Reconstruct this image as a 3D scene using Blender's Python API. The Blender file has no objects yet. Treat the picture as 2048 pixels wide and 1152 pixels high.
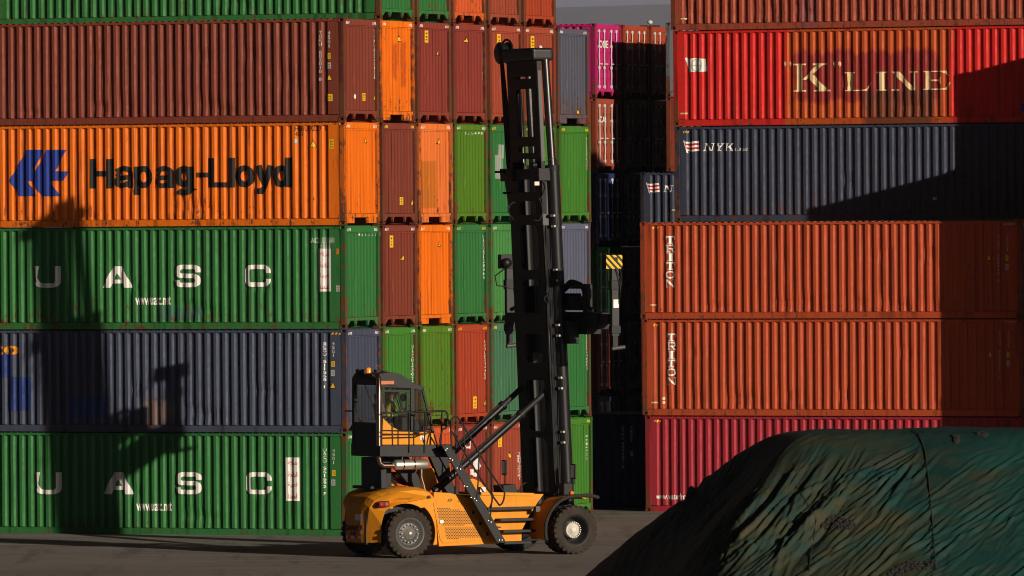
import bpy, bmesh, math, random
from mathutils import Vector, Matrix, noise
R = math.radians
SC = bpy.context.scene
C = SC.collection
random.seed(7)

# ------------------------------------------------------------------ camera
CAM = Vector((0, 0, 9.0))
FPX = 16600.0                      # focal length in pixels of the 2048 px wide photograph
PITCH = math.atan((576 - 428) / FPX)
ROLL = 0.0075
_f = Vector((0, math.cos(PITCH), -math.sin(PITCH)))
_r = Vector((1, 0, 0))
_u = _r.cross(_f)
CR = _r * math.cos(ROLL) - _u * math.sin(ROLL)
CU = _r * math.sin(ROLL) + _u * math.cos(ROLL)
cam = bpy.data.cameras.new('camera')
cam.sensor_width = 36
cam.lens = 36 * FPX / 2048
cam.clip_start = 1
cam.clip_end = 60000
camo = bpy.data.objects.new('camera', cam)
C.objects.link(camo)
camo.matrix_world = Matrix(((CR.x, CU.x, -_f.x, CAM.x), (CR.y, CU.y, -_f.y, CAM.y), (CR.z, CU.z, -_f.z, CAM.z), (0, 0, 0, 1)))
SC.camera = camo


def ray(px, py):
    return (_f + CR * ((px - 1024) / FPX) - CU * ((py - 576) / FPX)).normalized()


def hit(px, py, p, n):
    """measure: where the sight line of a photo pixel meets the plane through p with normal n"""
    d = ray(px, py)
    t = (p - CAM).dot(n) / d.dot(n)
    return CAM + d * t


def ground_hit(px, py):
    return hit(px, py, Vector((0, 0, 0)), Vector((0, 0, 1)))


# ------------------------------------------------------------------ light
SUN_AZ = R(40.5)                   # right of the line to the camera
SUN_EL = R(12.0)
TOSUN = Vector((math.sin(SUN_AZ) * math.cos(SUN_EL), -math.cos(SUN_AZ) * math.cos(SUN_EL), math.sin(SUN_EL)))
sun = bpy.data.lights.new('sun', 'SUN')
sun.energy = 5.0
sun.angle = R(0.5)
sun.color = (1, .86, .70)
suno = bpy.data.objects.new('sun', sun)
C.objects.link(suno)
suno.rotation_euler = TOSUN.to_track_quat('Z', 'Y').to_euler()
w = bpy.data.worlds.new('World')
SC.world = w
w.use_nodes = True
nt = w.node_tree
sky = nt.nodes.new('ShaderNodeTexSky')
sky.sky_type = 'NISHITA'
sky.sun_disc = False
sky.sun_elevation = SUN_EL
sky.sun_rotation = math.atan2(TOSUN.x, TOSUN.y)
sky.air_density = 0.012
sky.dust_density = 0.25
bg = nt.nodes['Background']
nt.links.new(sky.outputs[0], bg.inputs[0])
bg.inputs[1].default_value = 0.05
SC.view_settings.view_transform = 'Standard'
SC.view_settings.look = 'None'
SC.view_settings.exposure = -0.1
SC.view_settings.gamma = 1
SC.render.engine = 'CYCLES'
SC.cycles.diffuse_bounces = 1
SC.cycles.filter_width = 1.05
SC.cycles.transparent_max_bounces = 24


# ------------------------------------------------------------------ materials
def newmat(name):
    m = bpy.data.materials.new(name)
    m.use_nodes = True
    t = m.node_tree
    return m, t, t.nodes['Principled BSDF']


def N(t, kind, **kw):
    n = t.nodes.new(kind)
    for k, v in kw.items():
        if k.startswith('i_'):
            n.inputs[int(k[2:])].default_value = v
        else:
            setattr(n, k, v)
    return n


def mixc(t, fac, a, b, mode='MIX'):
    n = t.nodes.new('ShaderNodeMix')
    n.data_type = 'RGBA'
    n.blend_type = mode
    for i, v in ((0, fac), (6, a), (7, b)):
        if hasattr(v, 'is_output'):
            t.links.new(v, n.inputs[i])
        else:
            n.inputs[i].default_value = v if i == 0 else (*v[:3], 1)
    return n.outputs[2]


def ramp(t, src, a, b, lo=0., hi=1.):
    n = t.nodes.new('ShaderNodeMapRange')
    n.inputs[1].default_value = a
    n.inputs[2].default_value = b
    n.inputs[3].default_value = lo
    n.inputs[4].default_value = hi
    t.links.new(src, n.inputs[0])
    return n.outputs[0]


def mth(t, op, a, b=0.):
    n = t.nodes.new('ShaderNodeMath')
    n.operation = op
    for i, v in ((0, a), (1, b)):
        if hasattr(v, 'is_output'):
            t.links.new(v, n.inputs[i])
        else:
            n.inputs[i].default_value = v
    return n.outputs[0]


def noise_tex(t, vec, scale, detail=3, rough=.5):
    n = t.nodes.new('ShaderNodeTexNoise')
    n.inputs['Scale'].default_value = scale
    n.inputs['Detail'].default_value = detail
    n.inputs['Roughness'].default_value = rough
    t.links.new(vec, n.inputs['Vector'])
    return n.outputs[0]


def coords(t, off=(0, 0, 0), scale=(1, 1, 1)):
    tc = t.nodes.new('ShaderNodeTexCoord')
    mp = t.nodes.new('ShaderNodeMapping')
    mp.inputs[1].default_value = off
    mp.inputs[3].default_value = scale
    t.links.new(tc.outputs['Object'], mp.inputs[0])
    return mp.outputs[0]


def plain(name, col, rough=.5, metal=0., var=.15, scale=3., spec=.4):
    """a plain surface with slight uneven tone"""
    m, t, p = newmat(name)
    v = coords(t, (random.random() * 9, 0, 0))
    n = noise_tex(t, v, scale, 4, .6)
    k = ramp(t, n, .3, .7, 1 - var, 1 + var * .6)
    c = mixc(t, 1., (*col, 1), (1, 1, 1, 1), 'MULTIPLY')
    cc = t.nodes.new('ShaderNodeVectorMath')
    cc.operation = 'SCALE'
    cc.inputs[0].default_value = col
    t.links.new(k, cc.inputs[3])
    t.links.new(cc.outputs[0], p.inputs['Base Color'])
    p.inputs['Roughness'].default_value = rough
    p.inputs['Metallic'].default_value = metal
    p.inputs['Specular IOR Level'].default_value = spec
    return m


RUST = (.11, .038, .016)
PAINTS = {}


def paint(name, col, rust=.2, dirt=.3, fade=.25, rustcol=RUST, patch=None):
    """weathered container paint: faded areas, vertical grime streaks, thin dark vertical lines, rust spots and runs"""
    m, t, p = newmat(name)
    off = (random.random() * 90, random.random() * 90, random.random() * 90)
    v = coords(t, off)
    vs = coords(t, off, (7, 7, .35))
    vt = coords(t, off, (26, 26, .9))
    big = noise_tex(t, v, .55, 4, .6)
    fine = noise_tex(t, v, 5, 5, .65)
    streak = noise_tex(t, vs, 1, 3, .6)
    thin = noise_tex(t, vt, 1, 2, .5)
    base = (*col, 1)
    pale = tuple(min(1, c * .82 + .022) for c in col)
    c = mixc(t, ramp(t, big, .35, .75, 0, fade), base, pale)
    if patch:
        c = patch(t, c)
    dark = tuple(k * .45 + .006 for k in col)
    vl = coords(t, off, (4, 34, .22))
    lines = noise_tex(t, vl, 1, 2, .6)  # dark lines put into the colour so the end ribs stand out
    c = mixc(t, ramp(t, lines, .56, .66, 0, min(.8, dirt * 1.6)), c, tuple(k * .30 + .004 for k in col))
    c = mixc(t, mth(t, 'MULTIPLY', ramp(t, streak, .48, .72), ramp(t, fine, .25, .6, .3 * dirt, dirt)), c, dark)
    # rust: blotches plus thin runs, more towards the bottom edge
    tc = t.nodes.new('ShaderNodeTexCoord')
    sp = t.nodes.new('ShaderNodeSeparateXYZ')
    t.links.new(tc.outputs['Object'], sp.inputs[0])
    low = ramp(t, sp.outputs[2], .1, 1.1, .13, 0)
    a = mth(t, 'ADD', mth(t, 'MULTIPLY', fine, .75), mth(t, 'MULTIPLY', thin, .45))
    a = mth(t, 'ADD', a, low)
    th = .86 - rust * .32
    c = mixc(t, ramp(t, a, th, th + .07), c, rustcol)
    t.links.new(c, p.inputs['Base Color'])
    t.links.new(ramp(t, fine, .3, .7, .5, .8), p.inputs['Roughness'])
    p.inputs['Specular IOR Level'].default_value = .25
    b = t.nodes.new('ShaderNodeBump')
    b.inputs['Strength'].default_value = .25
    b.inputs['Distance'].default_value = .02
    t.links.new(noise_tex(t, v, 9, 3), b.inputs['Height'])
    t.links.new(b.outputs[0], p.inputs['Normal'])
    return m


def worn(name, col, wear=.5, under=None):
    """lettering paint: scuffed through in spots"""
    m, t, p = newmat(name)
    v = coords(t, (random.random() * 50, 0, 0), (2, 2, 2))
    vs = coords(t, (random.random() * 50, 0, 0), (9, 9, .8))
    a = mth(t, 'ADD', mth(t, 'MULTIPLY', noise_tex(t, v, 3, 5, .7), .5), mth(t, 'MULTIPLY', noise_tex(t, vs, 1, 3), .5))
    c = mixc(t, ramp(t, a, .62 - .2 * wear, .8 - .15 * wear, 0, wear), col, under or tuple(k * .45 for k in col))
    t.links.new(c, p.inputs['Base Color'])
    p.inputs['Roughness'].default_value = .65
    p.inputs['Specular IOR Level'].default_value = .2
    return m


# ------------------------------------------------------------------ mesh helpers
class MB:
    def __init__(s):
        s.v = []
        s.f = []
        s.smooth = []

    def add(s, verts, faces, smooth=False):
        o = len(s.v)
        s.v += [tuple(v) for v in verts]
        s.f += [tuple(i + o for i in f) for f in faces]
        s.smooth += [smooth] * len(faces)
        return s

    def box(s, x0, x1, y0, y1, z0, z1):
        return s.add([(x0, y0, z0), (x1, y0, z0), (x1, y1, z0), (x0, y1, z0), (x0, y0, z1), (x1, y0, z1), (x1, y1, z1), (x0, y1, z1)],
                     [(0, 3, 2, 1), (4, 5, 6, 7), (0, 1, 5, 4), (1, 2, 6, 5), (2, 3, 7, 6), (3, 0, 4, 7)])

    def prism(s, poly, y0, y1):
        """polygon in (x,z) pushed along y"""
        n = len(poly)
        vs = [(x, y0, z) for x, z in poly] + [(x, y1, z) for x, z in poly]
        fs = [tuple(range(n)), tuple(range(2 * n - 1, n - 1, -1))]
        fs += [(i, i + n, (i + 1) % n + n, (i + 1) % n) for i in range(n)]
        return s.add(vs, fs)

    def tube(s, pts, r, n=8, cap=True):
        pts = [Vector(p) for p in pts]
        rs = r if isinstance(r, (list, tuple)) else [r] * len(pts)
        rings = []
        prev = None
        for i, p in enumerate(pts):
            d = (pts[min(i + 1, len(pts) - 1)] - pts[max(i - 1, 0)]).normalized()
            if prev is None:
                a = d.orthogonal().normalized()
            else:
                a = (prev - d * prev.dot(d)).normalized()
            prev = a
            b = d.cross(a)
            rings.append([p + (a * math.cos(2 * math.pi * k / n) + b * math.sin(2 * math.pi * k / n)) * rs[i] for k in range(n)])
        vs = [v for q in rings for v in q]
        fs = [(i * n + k, i * n + (k + 1) % n, (i + 1) * n + (k + 1) % n, (i + 1) * n + k) for i in range(len(pts) - 1) for k in range(n)]
        s.add(vs, fs, True)
        if cap:
            s.add(rings[0], [tuple(range(n - 1, -1, -1))])
            s.add(rings[-1], [tuple(range(n))])
        return s

    def lathe(s, prof, c, axis='y', n=40):
        """prof: (radius, along)"""
        c = Vector(c)
        vs = []
        for r, a in prof:
            for k in range(n):
                t = 2 * math.pi * k / n
                q = (r * math.cos(t), a, r * math.sin(t)) if axis == 'y' else ((r * math.cos(t), r * math.sin(t), a) if axis == 'z' else (a, r * math.cos(t), r * math.sin(t)))
                vs.append(c + Vector(q))
        fs = [(i * n + k, (i + 1) * n + k, (i + 1) * n + (k + 1) % n, i * n + (k + 1) % n) for i in range(len(prof) - 1) for k in range(n)]
        return s.add(vs, fs, True)

    def ball(s, c, r, n=10, sz=(1, 1, 1)):
        prof = [(r * math.sin(math.pi * i / n), -r * math.cos(math.pi * i / n)) for i in range(n + 1)]
        k0 = len(s.v)
        s.lathe(prof, (0, 0, 0), 'z', n * 2)
        for i in range(k0, len(s.v)):
            v = s.v[i]
            s.v[i] = (c[0] + v[0] * sz[0], c[1] + v[1] * sz[1], c[2] + v[2] * sz[2])
        return s

    def mesh(s, name, bevel=0., seg=2):
        me = bpy.data.meshes.new(name)
        me.from_pydata(s.v, [], s.f)
        me.polygons.foreach_set('use_smooth', s.smooth)
        if bevel:
            bm = bmesh.new()
            bm.from_mesh(me)
            bmesh.ops.remove_doubles(bm, verts=bm.verts, dist=1e-5)
            bmesh.ops.recalc_face_normals(bm, faces=bm.faces)
            ed = [e for e in bm.edges if len(e.link_faces) == 2 and e.calc_face_angle(0) > R(28)]
            bmesh.ops.bevel(bm, geom=ed, offset=bevel, segments=seg, profile=.6, affect='EDGES', clamp_overlap=True)
            bm.to_mesh(me)
            bm.free()
        me.materials.append(None)
        return me

    def build(s, name, m, parent=None, bevel=0., seg=2):
        return link(name, s.mesh(name, bevel, seg), m, parent)


def link(name, me, m, parent=None):
    o = bpy.data.objects.new(name, me)
    C.objects.link(o)
    if not me.materials:
        me.materials.append(None)
    if m:
        o.material_slots[0].link = 'OBJECT'
        o.material_slots[0].material = m
    if parent:
        o.parent = parent
    return o


def empty(name, loc, rz, label, cat, group=None):
    o = bpy.data.objects.new(name, None)
    C.objects.link(o)
    o.location = loc
    o.rotation_euler = (0, 0, rz)
    o.empty_display_size = .3
    tag(o, label, cat, group)
    return o


def tag(o, label=None, cat=None, group=None, kind=None):
    for k, v in (('label', label), ('category', cat), ('group', group), ('kind', kind)):
        if v:
            o[k] = v
    return o
# ------------------------------------------------------------------ containers
YAW = R(-23)
YU = Vector((math.cos(YAW), math.sin(YAW), 0))        # along the long sides
YV = Vector((-math.sin(YAW), math.cos(YAW), 0))       # along the ends, away from the camera
P0 = ground_hit(694, 1072)
L, W, HC, STD = 12.192, 2.438, 2.896, 2.591
PITCHV, PITCHZ = 2.61, 2.912
PER, DEP = .278, .050
NPER = 41
X_A = -5.80


def side_breaks():
    b = []
    for k in range(NPER):
        x = X_A + k * PER
        b += [(x, 0.), (x + .084, 0.), (x + .134, DEP), (x + .228, DEP)]
    b.append((X_A + NPER * PER, 0.))
    return [(-L / 2 + .14, 0.)] + b + [(L / 2 - .14, 0.)]


SB = side_breaks()
END_B = []
_y = -1.10
while _y < 1.10 - .01:
    END_B += [(_y, 0.), (_y + .125, 0.), (_y + .150, .040), (_y + .212, .040)]
    _y += .22
END_B.append((1.10, 0.))
NROW = 16
DENTS = {}
for var in range(5):
    rr = random.Random(40 + var)
    DENTS[var] = [(rr.uniform(-5.5, 5.5), rr.choice((.35, .45, .5, .6, 1.2, 1.9)), rr.uniform(.12, .45), rr.uniform(.1, .3), rr.uniform(.015, .05)) for _ in range(4 + var * 4)]


def dent(var, x, z):
    d = 0
    for cx, cz, rx, rz, a in DENTS[var]:
        q = ((x - cx) / rx) ** 2 + ((z - cz) / rz) ** 2
        if q < 9:
            d += a * math.exp(-q)
    d += .006 * noise.noise(Vector((x * .8, z * .9, var * 7.3))) + .004 * noise.noise(Vector((x * 3, z * 2, var * 3.1)))
    return d


class Surf:
    """a corrugated face: breaks along h, rows along z; at(h,z) gives the 3D point"""

    def __init__(s, kind, H, var=0):
        s.kind, s.H, s.var = kind, H, var
        s.b = SB if kind != 'end' else END_B
        s.z0, s.z1 = (.19, H - .095) if kind != 'end' else (.31, H - .2)
        s.rows = [s.z0 + (s.z1 - s.z0) * i / NROW for i in range(NROW + 1)]

    def depth(s, h):
        b = s.b
        if h <= b[0][0]:
            return b[0][1]
        lo, hi = 0, len(b) - 1
        if h >= b[hi][0]:
            return b[hi][1]
        while hi - lo > 1:
            m = (lo + hi) // 2
            if b[m][0] <= h:
                lo = m
            else:
                hi = m
        (a, da), (c, dc) = b[lo], b[hi]
        return da + (dc - da) * (h - a) / max(1e-6, c - a)

    def at(s, h, z, out=0.):
        i = min(NROW - 1, max(0, int((z - s.z0) / (s.z1 - s.z0) * NROW)))
        za, zb = s.rows[i], s.rows[i + 1]
        k = min(1, max(0, (z - za) / (zb - za)))
        d = dent(s.var, h, za) * (1 - k) + dent(s.var, h, zb) * k
        if s.kind == 'end':
            d *= .6
            return Vector((L / 2 - .05 - s.depth(h) - d + out, h, z))
        return Vector((h, -W / 2 + .014 + s.depth(h) + d - out, z))

    def mesh(s, name):
        mb = MB()
        hs = [b[0] for b in s.b]
        vs = [s.at(h, z) for z in s.rows for h in hs]
        n = len(hs)
        fs = [(r * n + i, r * n + i + 1, (r + 1) * n + i + 1, (r + 1) * n + i) for r in range(NROW) for i in range(n - 1)]
        mb.add(vs, fs)
        return mb.mesh(name)


def conform(name, polys, surf, m, parent, out=.006):
    """flat painted shapes in (h,z) cut along the corrugation and laid on it"""
    bm = bmesh.new()
    for k, p in enumerate(polys):
        if p and isinstance(p[0][0], (tuple, list)):       # mesh: (verts, faces)
            vs = [bm.verts.new((a, b, k * .0006)) for a, b in p[0]]
            for f in p[1]:
                try:
                    bm.faces.new([vs[i] for i in f])
                except ValueError:
                    pass
        else:
            bm.faces.new([bm.verts.new((a, b, k * .0006)) for a, b in p])
    big = [f for f in bm.faces if len(f.verts) > 4]
    if big:
        bmesh.ops.triangulate(bm, faces=big)
    xs = [v.co.x for v in bm.verts]
    zs = [v.co.y for v in bm.verts]
    x0, x1, z0, z1 = min(xs), max(xs), min(zs), max(zs)
    for b, _ in surf.b:
        if x0 < b < x1:
            bmesh.ops.bisect_plane(bm, geom=bm.verts[:] + bm.edges[:] + bm.faces[:], dist=1e-5, plane_co=(b, 0, 0), plane_no=(1, 0, 0))
    for z in surf.rows:
        if z0 < z < z1:
            bmesh.ops.bisect_plane(bm, geom=bm.verts[:] + bm.edges[:] + bm.faces[:], dist=1e-5, plane_co=(0, z, 0), plane_no=(0, 1, 0))
    for v in bm.verts:
        v.co = surf.at(v.co.x, v.co.y, out + v.co.z)
    me = bpy.data.meshes.new(name)
    bm.to_mesh(me)
    bm.free()
    return link(name, me, m, parent)


_txt = {}


def text_flat(s, bold=0.):
    """outline of a text with the built-in font, fitted to the unit box"""
    k = (s, bold)
    if k in _txt:
        return _txt[k]
    cu = bpy.data.curves.new('t', 'FONT')
    cu.body = s
    cu.offset = bold
    cu.resolution_u = 3
    o = bpy.data.objects.new('t', cu)
    C.objects.link(o)
    dg = bpy.context.evaluated_depsgraph_get()
    me = o.evaluated_get(dg).to_mesh()
    vs = [(v.co.x, v.co.y) for v in me.vertices]
    fs = [tuple(p.vertices) for p in me.polygons]
    o.evaluated_get(dg).to_mesh_clear()
    bpy.data.objects.remove(o)
    bpy.data.curves.remove(cu)
    x0, x1 = min(v[0] for v in vs), max(v[0] for v in vs)
    y0, y1 = min(v[1] for v in vs), max(v[1] for v in vs)
    vs = [((x - x0) / max(1e-6, x1 - x0), (y - y0) / max(1e-6, y1 - y0)) for x, y in vs]
    _txt[k] = (vs, fs)
    return _txt[k]


def fit(flat, h0, h1, z0, z1, shear=0.):
    vs, fs = flat
    return ([(h0 + x * (h1 - h0) + shear * y * (z1 - z0), z0 + y * (z1 - z0)) for x, y in vs], fs)


def ribbon(path, t):
    """constant width stroke along a path, as quads"""
    P = [Vector(p) for p in path]
    out = []
    offs = []
    for i, p in enumerate(P):
        a = (P[i] - P[i - 1]).normalized() if i else (P[1] - P[0]).normalized()
        b = (P[i + 1] - P[i]).normalized() if i < len(P) - 1 else a
        na, nb = Vector((-a.y, a.x)), Vector((-b.y, b.x))
        m = (na + nb).normalized()
        offs.append(m * (t / 2) / max(.4, m.dot(na)))
    for i in range(len(P) - 1):
        out.append([tuple(P[i] + offs[i]), tuple(P[i] - offs[i]), tuple(P[i + 1] - offs[i + 1]), tuple(P[i + 1] + offs[i + 1])])
    return out


def rect(a, b, c, d):
    return [(a, c), (b, c), (b, d), (a, d)]


def arc(cx, cy, rx, ry, a0, a1, n=6):
    return [(cx + rx * math.cos(R(a0 + (a1 - a0) * i / n)), cy + ry * math.sin(R(a0 + (a1 - a0) * i / n))) for i in range(n + 1)]


def disc(cx, cy, rx, ry, n=14):
    return arc(cx, cy, rx, ry, 0, 360 * (n - 1) / n, n - 1)


def place(polys, h0, h1, z0, z1, shear=0.):
    return [[(h0 + x * (h1 - h0) + shear * y * (z1 - z0), z0 + y * (z1 - z0)) for x, y in p] for p in polys]


T_ = .2


def wide_letters(ch):
    t = .2
    h = t / 2
    if ch == 'U':
        return ribbon([(h, 1), (h, .3)] + arc(.32, .32, .22, .22, 180, 270) + arc(.68, .32, .22, .22, 270, 360) + [(1 - h, 1)], t)
    if ch == 'C':
        return ribbon([(1 - h, .62), (1 - h, .68)] + arc(.72, .72, .18, .18, 0, 90, 4) + arc(.28, .72, .18, .18, 90, 180, 4) + arc(.28, .28, .18, .18, 180, 270, 4) + arc(.72, .28, .18, .18, 270, 360, 4) + [(1 - h, .36)], t)
    if ch == 'S':
        return ribbon([(1 - h, .66), (1 - h, .71)] + arc(.75, .75, .15, .15, 0, 90, 4) + arc(.25, .71, .15, .19, 90, 180, 4) + arc(.25, .68, .15, .17, 180, 270, 4) + arc(.75, .3, .15, .2, 90, 0, 4) + arc(.75, .27, .15, .17, 0, -90, 4) + arc(.25, .25, .15, .15, 270, 180, 4) + [(h, .32)], t)
    if ch == 'A':
        return [[(0, 0), (.26, 0), (.6, 1), (.36, 1)], [(.64, 1), (.4, 1), (.74, 0), (1, 0)], rect(.22, .78, .2, .38), [(.36, 1), (.5, .6), (.64, 1)]]


def serif(ch):
    s = .055
    if ch == 'K':
        return [rect(.09, .24, s, 1 - s), rect(0, .33, 0, s), rect(0, .33, 1 - s, 1), [(.24, .42), (.33, .42), (.80, 1 - s), (.62, 1 - s)], [(.36, .56), (.52, .62), (.92, s), (.68, s)], rect(.53, .92, 1 - s, 1), rect(.55, 1, 0, s)]
    if ch == 'L':
        return [rect(.1, .3, .06, .94), rect(0, .4, .94, 1), rect(0, .82, 0, .06), [(.56, .06), (.82, .0), (1, .42), (.95, .42), (.78, .1)]]
    if ch == 'I':
        return [rect(.27, .73, .07, .93), rect(0, 1, 0, .07), rect(0, 1, .93, 1)]
    if ch == 'N':
        return [rect(.1, .16, .07, .95), rect(.0, .3, 0, .07), [(0, 1), (.3, 1), (.92, 0), (.72, 0)][::-1], rect(.86, .92, .0, .95), rect(.7, 1, .94, 1)]
    if ch == 'E':
        return [rect(.08, .27, .06, .94), rect(0, .82, .94, 1), rect(0, .86, 0, .06), [(.6, .94), (.82, 1), (.94, .72), (.9, .72), (.76, .88)], [(.6, .06), (.86, 0), (1, .4), (.96, .4), (.78, .1)], rect(.27, .6, .46, .54), [(.5, .46), (.6, .32), (.63, .32), (.63, .68), (.6, .68), (.5, .54)]]
    if ch == 'T':
        return [rect(.38, .6, .14, .8), rect(.24, .74, 0, .14), rect(.0, 1, .8, 1), rect(0, .12, .55, .8), rect(.88, 1, .55, .8)]
    if ch == 'R':
        return [rect(.16, .34, .14, .86), rect(0, .46, 0, .14), rect(0, .75, .86, 1)] + ribbon([(.34, .93), (.72, .93)] + arc(.72, .71, .17, .22, 90, -90, 6) + [(.34, .49)], .15) + [[(.5, .45), (.68, .45), (.86, .14), (.68, .14)], rect(.66, 1, 0, .14)]
    if ch == 'O':
        return ribbon(arc(.5, .5, .38, .4, 0, 360, 20), .19)
    if ch == 'Y':
        return [rect(.38, .6, .08, .48), rect(.22, .76, 0, .08), [(.06, .92), (.3, .92), (.6, .46), (.38, .46)], [(.72, .92), (.86, .92), (.6, .46), (.46, .46)], rect(0, .4, .92, 1), rect(.6, 1, .92, 1)]


M_ = {}
M_['white'] = worn('white lettering', (.72, .70, .66), .35)
M_['cream'] = worn('faded cream lettering', (.66, .52, .28), .65, (.35, .17, .05))
M_['black'] = worn('black lettering', (.012, .012, .012), .2, (.03, .02, .01))
M_['blue'] = worn('blue lettering', (.015, .035, .22), .25)
M_['red'] = worn('red lettering', (.45, .02, .03), .2)
M_['yellow'] = worn('yellow label', (.80, .46, .02), .35)
M_['orange'] = worn('orange lettering', (.62, .22, .01), .35)
M_['grey'] = worn('grey label', (.42, .42, .40), .4)
M_['steel'] = plain('galvanised bar', (.50, .49, .46), .6, 0.)
M_['deck'] = plain('underside steel', (.02, .016, .013), .8)
CM = {}


def container_meshes(H):
    """every mesh of one container size, shared by all containers of that size"""
    if H in CM:
        return CM[H]
    d = {}
    for var in range(5):
        d['side', var] = Surf('side', H, var).mesh('side_panel')
        d['end', var] = Surf('end', H, var).mesh('end_panel')
    for sy, k in ((-1, 'front'), (1, 'back')):
        yo = sy * W / 2
        d['brail', k] = MB().box(-L / 2 + .17, L / 2 - .17, min(yo - sy * .012, yo - sy * .07), max(yo - sy * .012, yo - sy * .07), -.013, .172).box(-L / 2 + .17, L / 2 - .17, min(yo - sy * .06, yo - sy * .12), max(yo - sy * .06, yo - sy * .12), .172, .2).mesh('bottom_rail', .006, 1)
        d['trail', k] = MB().box(-L / 2 + .14, L / 2 - .14, min(yo - sy * .004, yo - sy * .07), max(yo - sy * .004, yo - sy * .07), H - .10, H - .035).mesh('top_rail', .006, 1)
    # roof sheet with shallow cross ribs, its ends showing above the top rail
    rb = MB()
    xs, zs = [], []
    x = -L / 2 + .18
    while x < L / 2 - .2:
        for dx, z in ((0, .0), (.07, .0), (.095, -.022), (.18, -.022)):
            xs.append(x + dx)
            zs.append(H - .012 + z)
        x += .205
    n = len(xs)
    vs = [(a, y, b + (.0 if abs(y) > .5 else .0)) for y in (-W / 2 + .02, W / 2 - .02) for a, b in zip(xs, zs)]
    rb.add(vs, [(i, i + 1, n + i + 1, n + i) for i in range(n - 1)])
    d['roof'] = rb.mesh('roof')
    for sx, k in ((1, 'near'), (-1, 'far')):
        def bx(mb, a, b, *r):
            return mb.box(min(sx * a, sx * b), max(sx * a, sx * b), *r)
        d['header', k] = bx(bx(MB(), L / 2 - .09, L / 2 - .02, -W / 2 + .13, W / 2 - .13, H - .2, H - .03), L / 2 - .12, L / 2 - .035, -W / 2 + .13, W / 2 - .13, H - .24, H - .205).mesh('end_header', .006, 1)
        sl = bx(MB(), L / 2 - .14, L / 2 - .02, -W / 2 + .13, W / 2 - .13, .21, .30)
        for g in (1, -1):       # corner gussets and the two hanging lugs of the end sill
            vs = [(sx * (L / 2 - .03), g * (W / 2 - .13), .21), (sx * (L / 2 - .03), g * (W / 2 - .42), .21), (sx * (L / 2 - .03), g * (W / 2 - .13), .02)]
            vs += [(sx * (L / 2 - .09), b, c) for a, b, c in vs]
            sl.add(vs, [(0, 1, 2), (5, 4, 3), (0, 3, 4, 1), (1, 4, 5, 2), (2, 5, 3, 0)])
            vs = [(sx * (L / 2 - .03), g * .35, .21), (sx * (L / 2 - .03), g * .51, .21), (sx * (L / 2 - .03), g * .43, .06)]
            vs += [(sx * (L / 2 - .09), b, c) for a, b, c in vs]
            sl.add(vs, [(0, 1, 2), (5, 4, 3), (0, 3, 4, 1), (1, 4, 5, 2), (2, 5, 3, 0)])
        d['sill', k] = sl.mesh('end_sill')
        # a flatter sill: pocketed beam with one opening
        s2 = bx(MB(), L / 2 - .14, L / 2 - .02, -W / 2 + .13, W / 2 - .13, .2, .30)
        for g in (1, -1):
            s2.box(min(sx * (L / 2 - .13), sx * (L / 2 - .025)), max(sx * (L / 2 - .13), sx * (L / 2 - .025)), min(g * .5, g * (W / 2 - .2)), max(g * .5, g * (W / 2 - .2)), .04, .2)
        d['sill2', k] = s2.mesh('end_sill', .006, 1)
        for sy in (-1, 1):
            mb = MB()
            x0, x1 = sorted((sx * (L / 2 - .004), sx * (L / 2 - .16)))
            y0, y1 = sorted((sy * (W / 2 - .004), sy * (W / 2 - .14)))
            mb.box(x0, x1, y0, y1, .118, H - .118)
            d['post', sx, sy] = mb.mesh('corner_post', .012, 2)
            for tz in (0, 1):
                d['cast', sx, sy, tz] = casting(sx, sy, 0 if not tz else H - .118)
    d['plain_end'] = MB().box(-L / 2 + .05, -L / 2 + .09, -1.1, 1.1, .30, H - .2).mesh('end_panel')
    d['floor'] = MB().box(-L / 2 + .16, L / 2 - .16, -W / 2 + .12, W / 2 - .12, .203, .24).mesh('floor')
    d['backside'] = d['side', 0]
    # doors at the +x end: two leaves with horizontal pressings and four locking bars
    for g, k in ((-1, 'a'), (1, 'b')):
        mb = MB()
        y0, y1 = sorted((g * .012, g * 1.1))
        zs = [.3]
        z = .3
        row = [(z, 0)]
        while z < H - .55:
            row += [(z + .12, 0), (z + .17, .03), (z + .34, .03), (z + .39, 0)]
            z += .46
        row.append((H - .2, 0))
        vs = [(L / 2 - .06 - dd, y, zz) for zz, dd in row for y in (y0, y1)]
        mb.add(vs, [(2 * i, 2 * i + 1, 2 * i + 3, 2 * i + 2) for i in range(len(row) - 1)])
        mb.box(L / 2 - .07, L / 2 - .045, y0, y0 + .05, .28, H - .18).box(L / 2 - .07, L / 2 - .045, y1 - .05, y1, .28, H - .18)
        d['door', k] = mb.mesh('door')
    for i, y in enumerate((-.8, -.32, .32, .8)):
        mb = MB().tube([(L / 2 - .02, y, .3), (L / 2 - .02, y, H - .2)], .024, 8)
        for z in (.34, 1.0, 1.75, H - .3):
            mb.box(L / 2 - .05, L / 2 - .005, y - .07, y + .07, z, z + .09)
        mb.box(L / 2 - .03, L / 2 - .005, y, y + .3, 1.16, 1.2)
        d['bar', i] = mb.mesh('locking_bar')
    CM[H] = d
    return d


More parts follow.
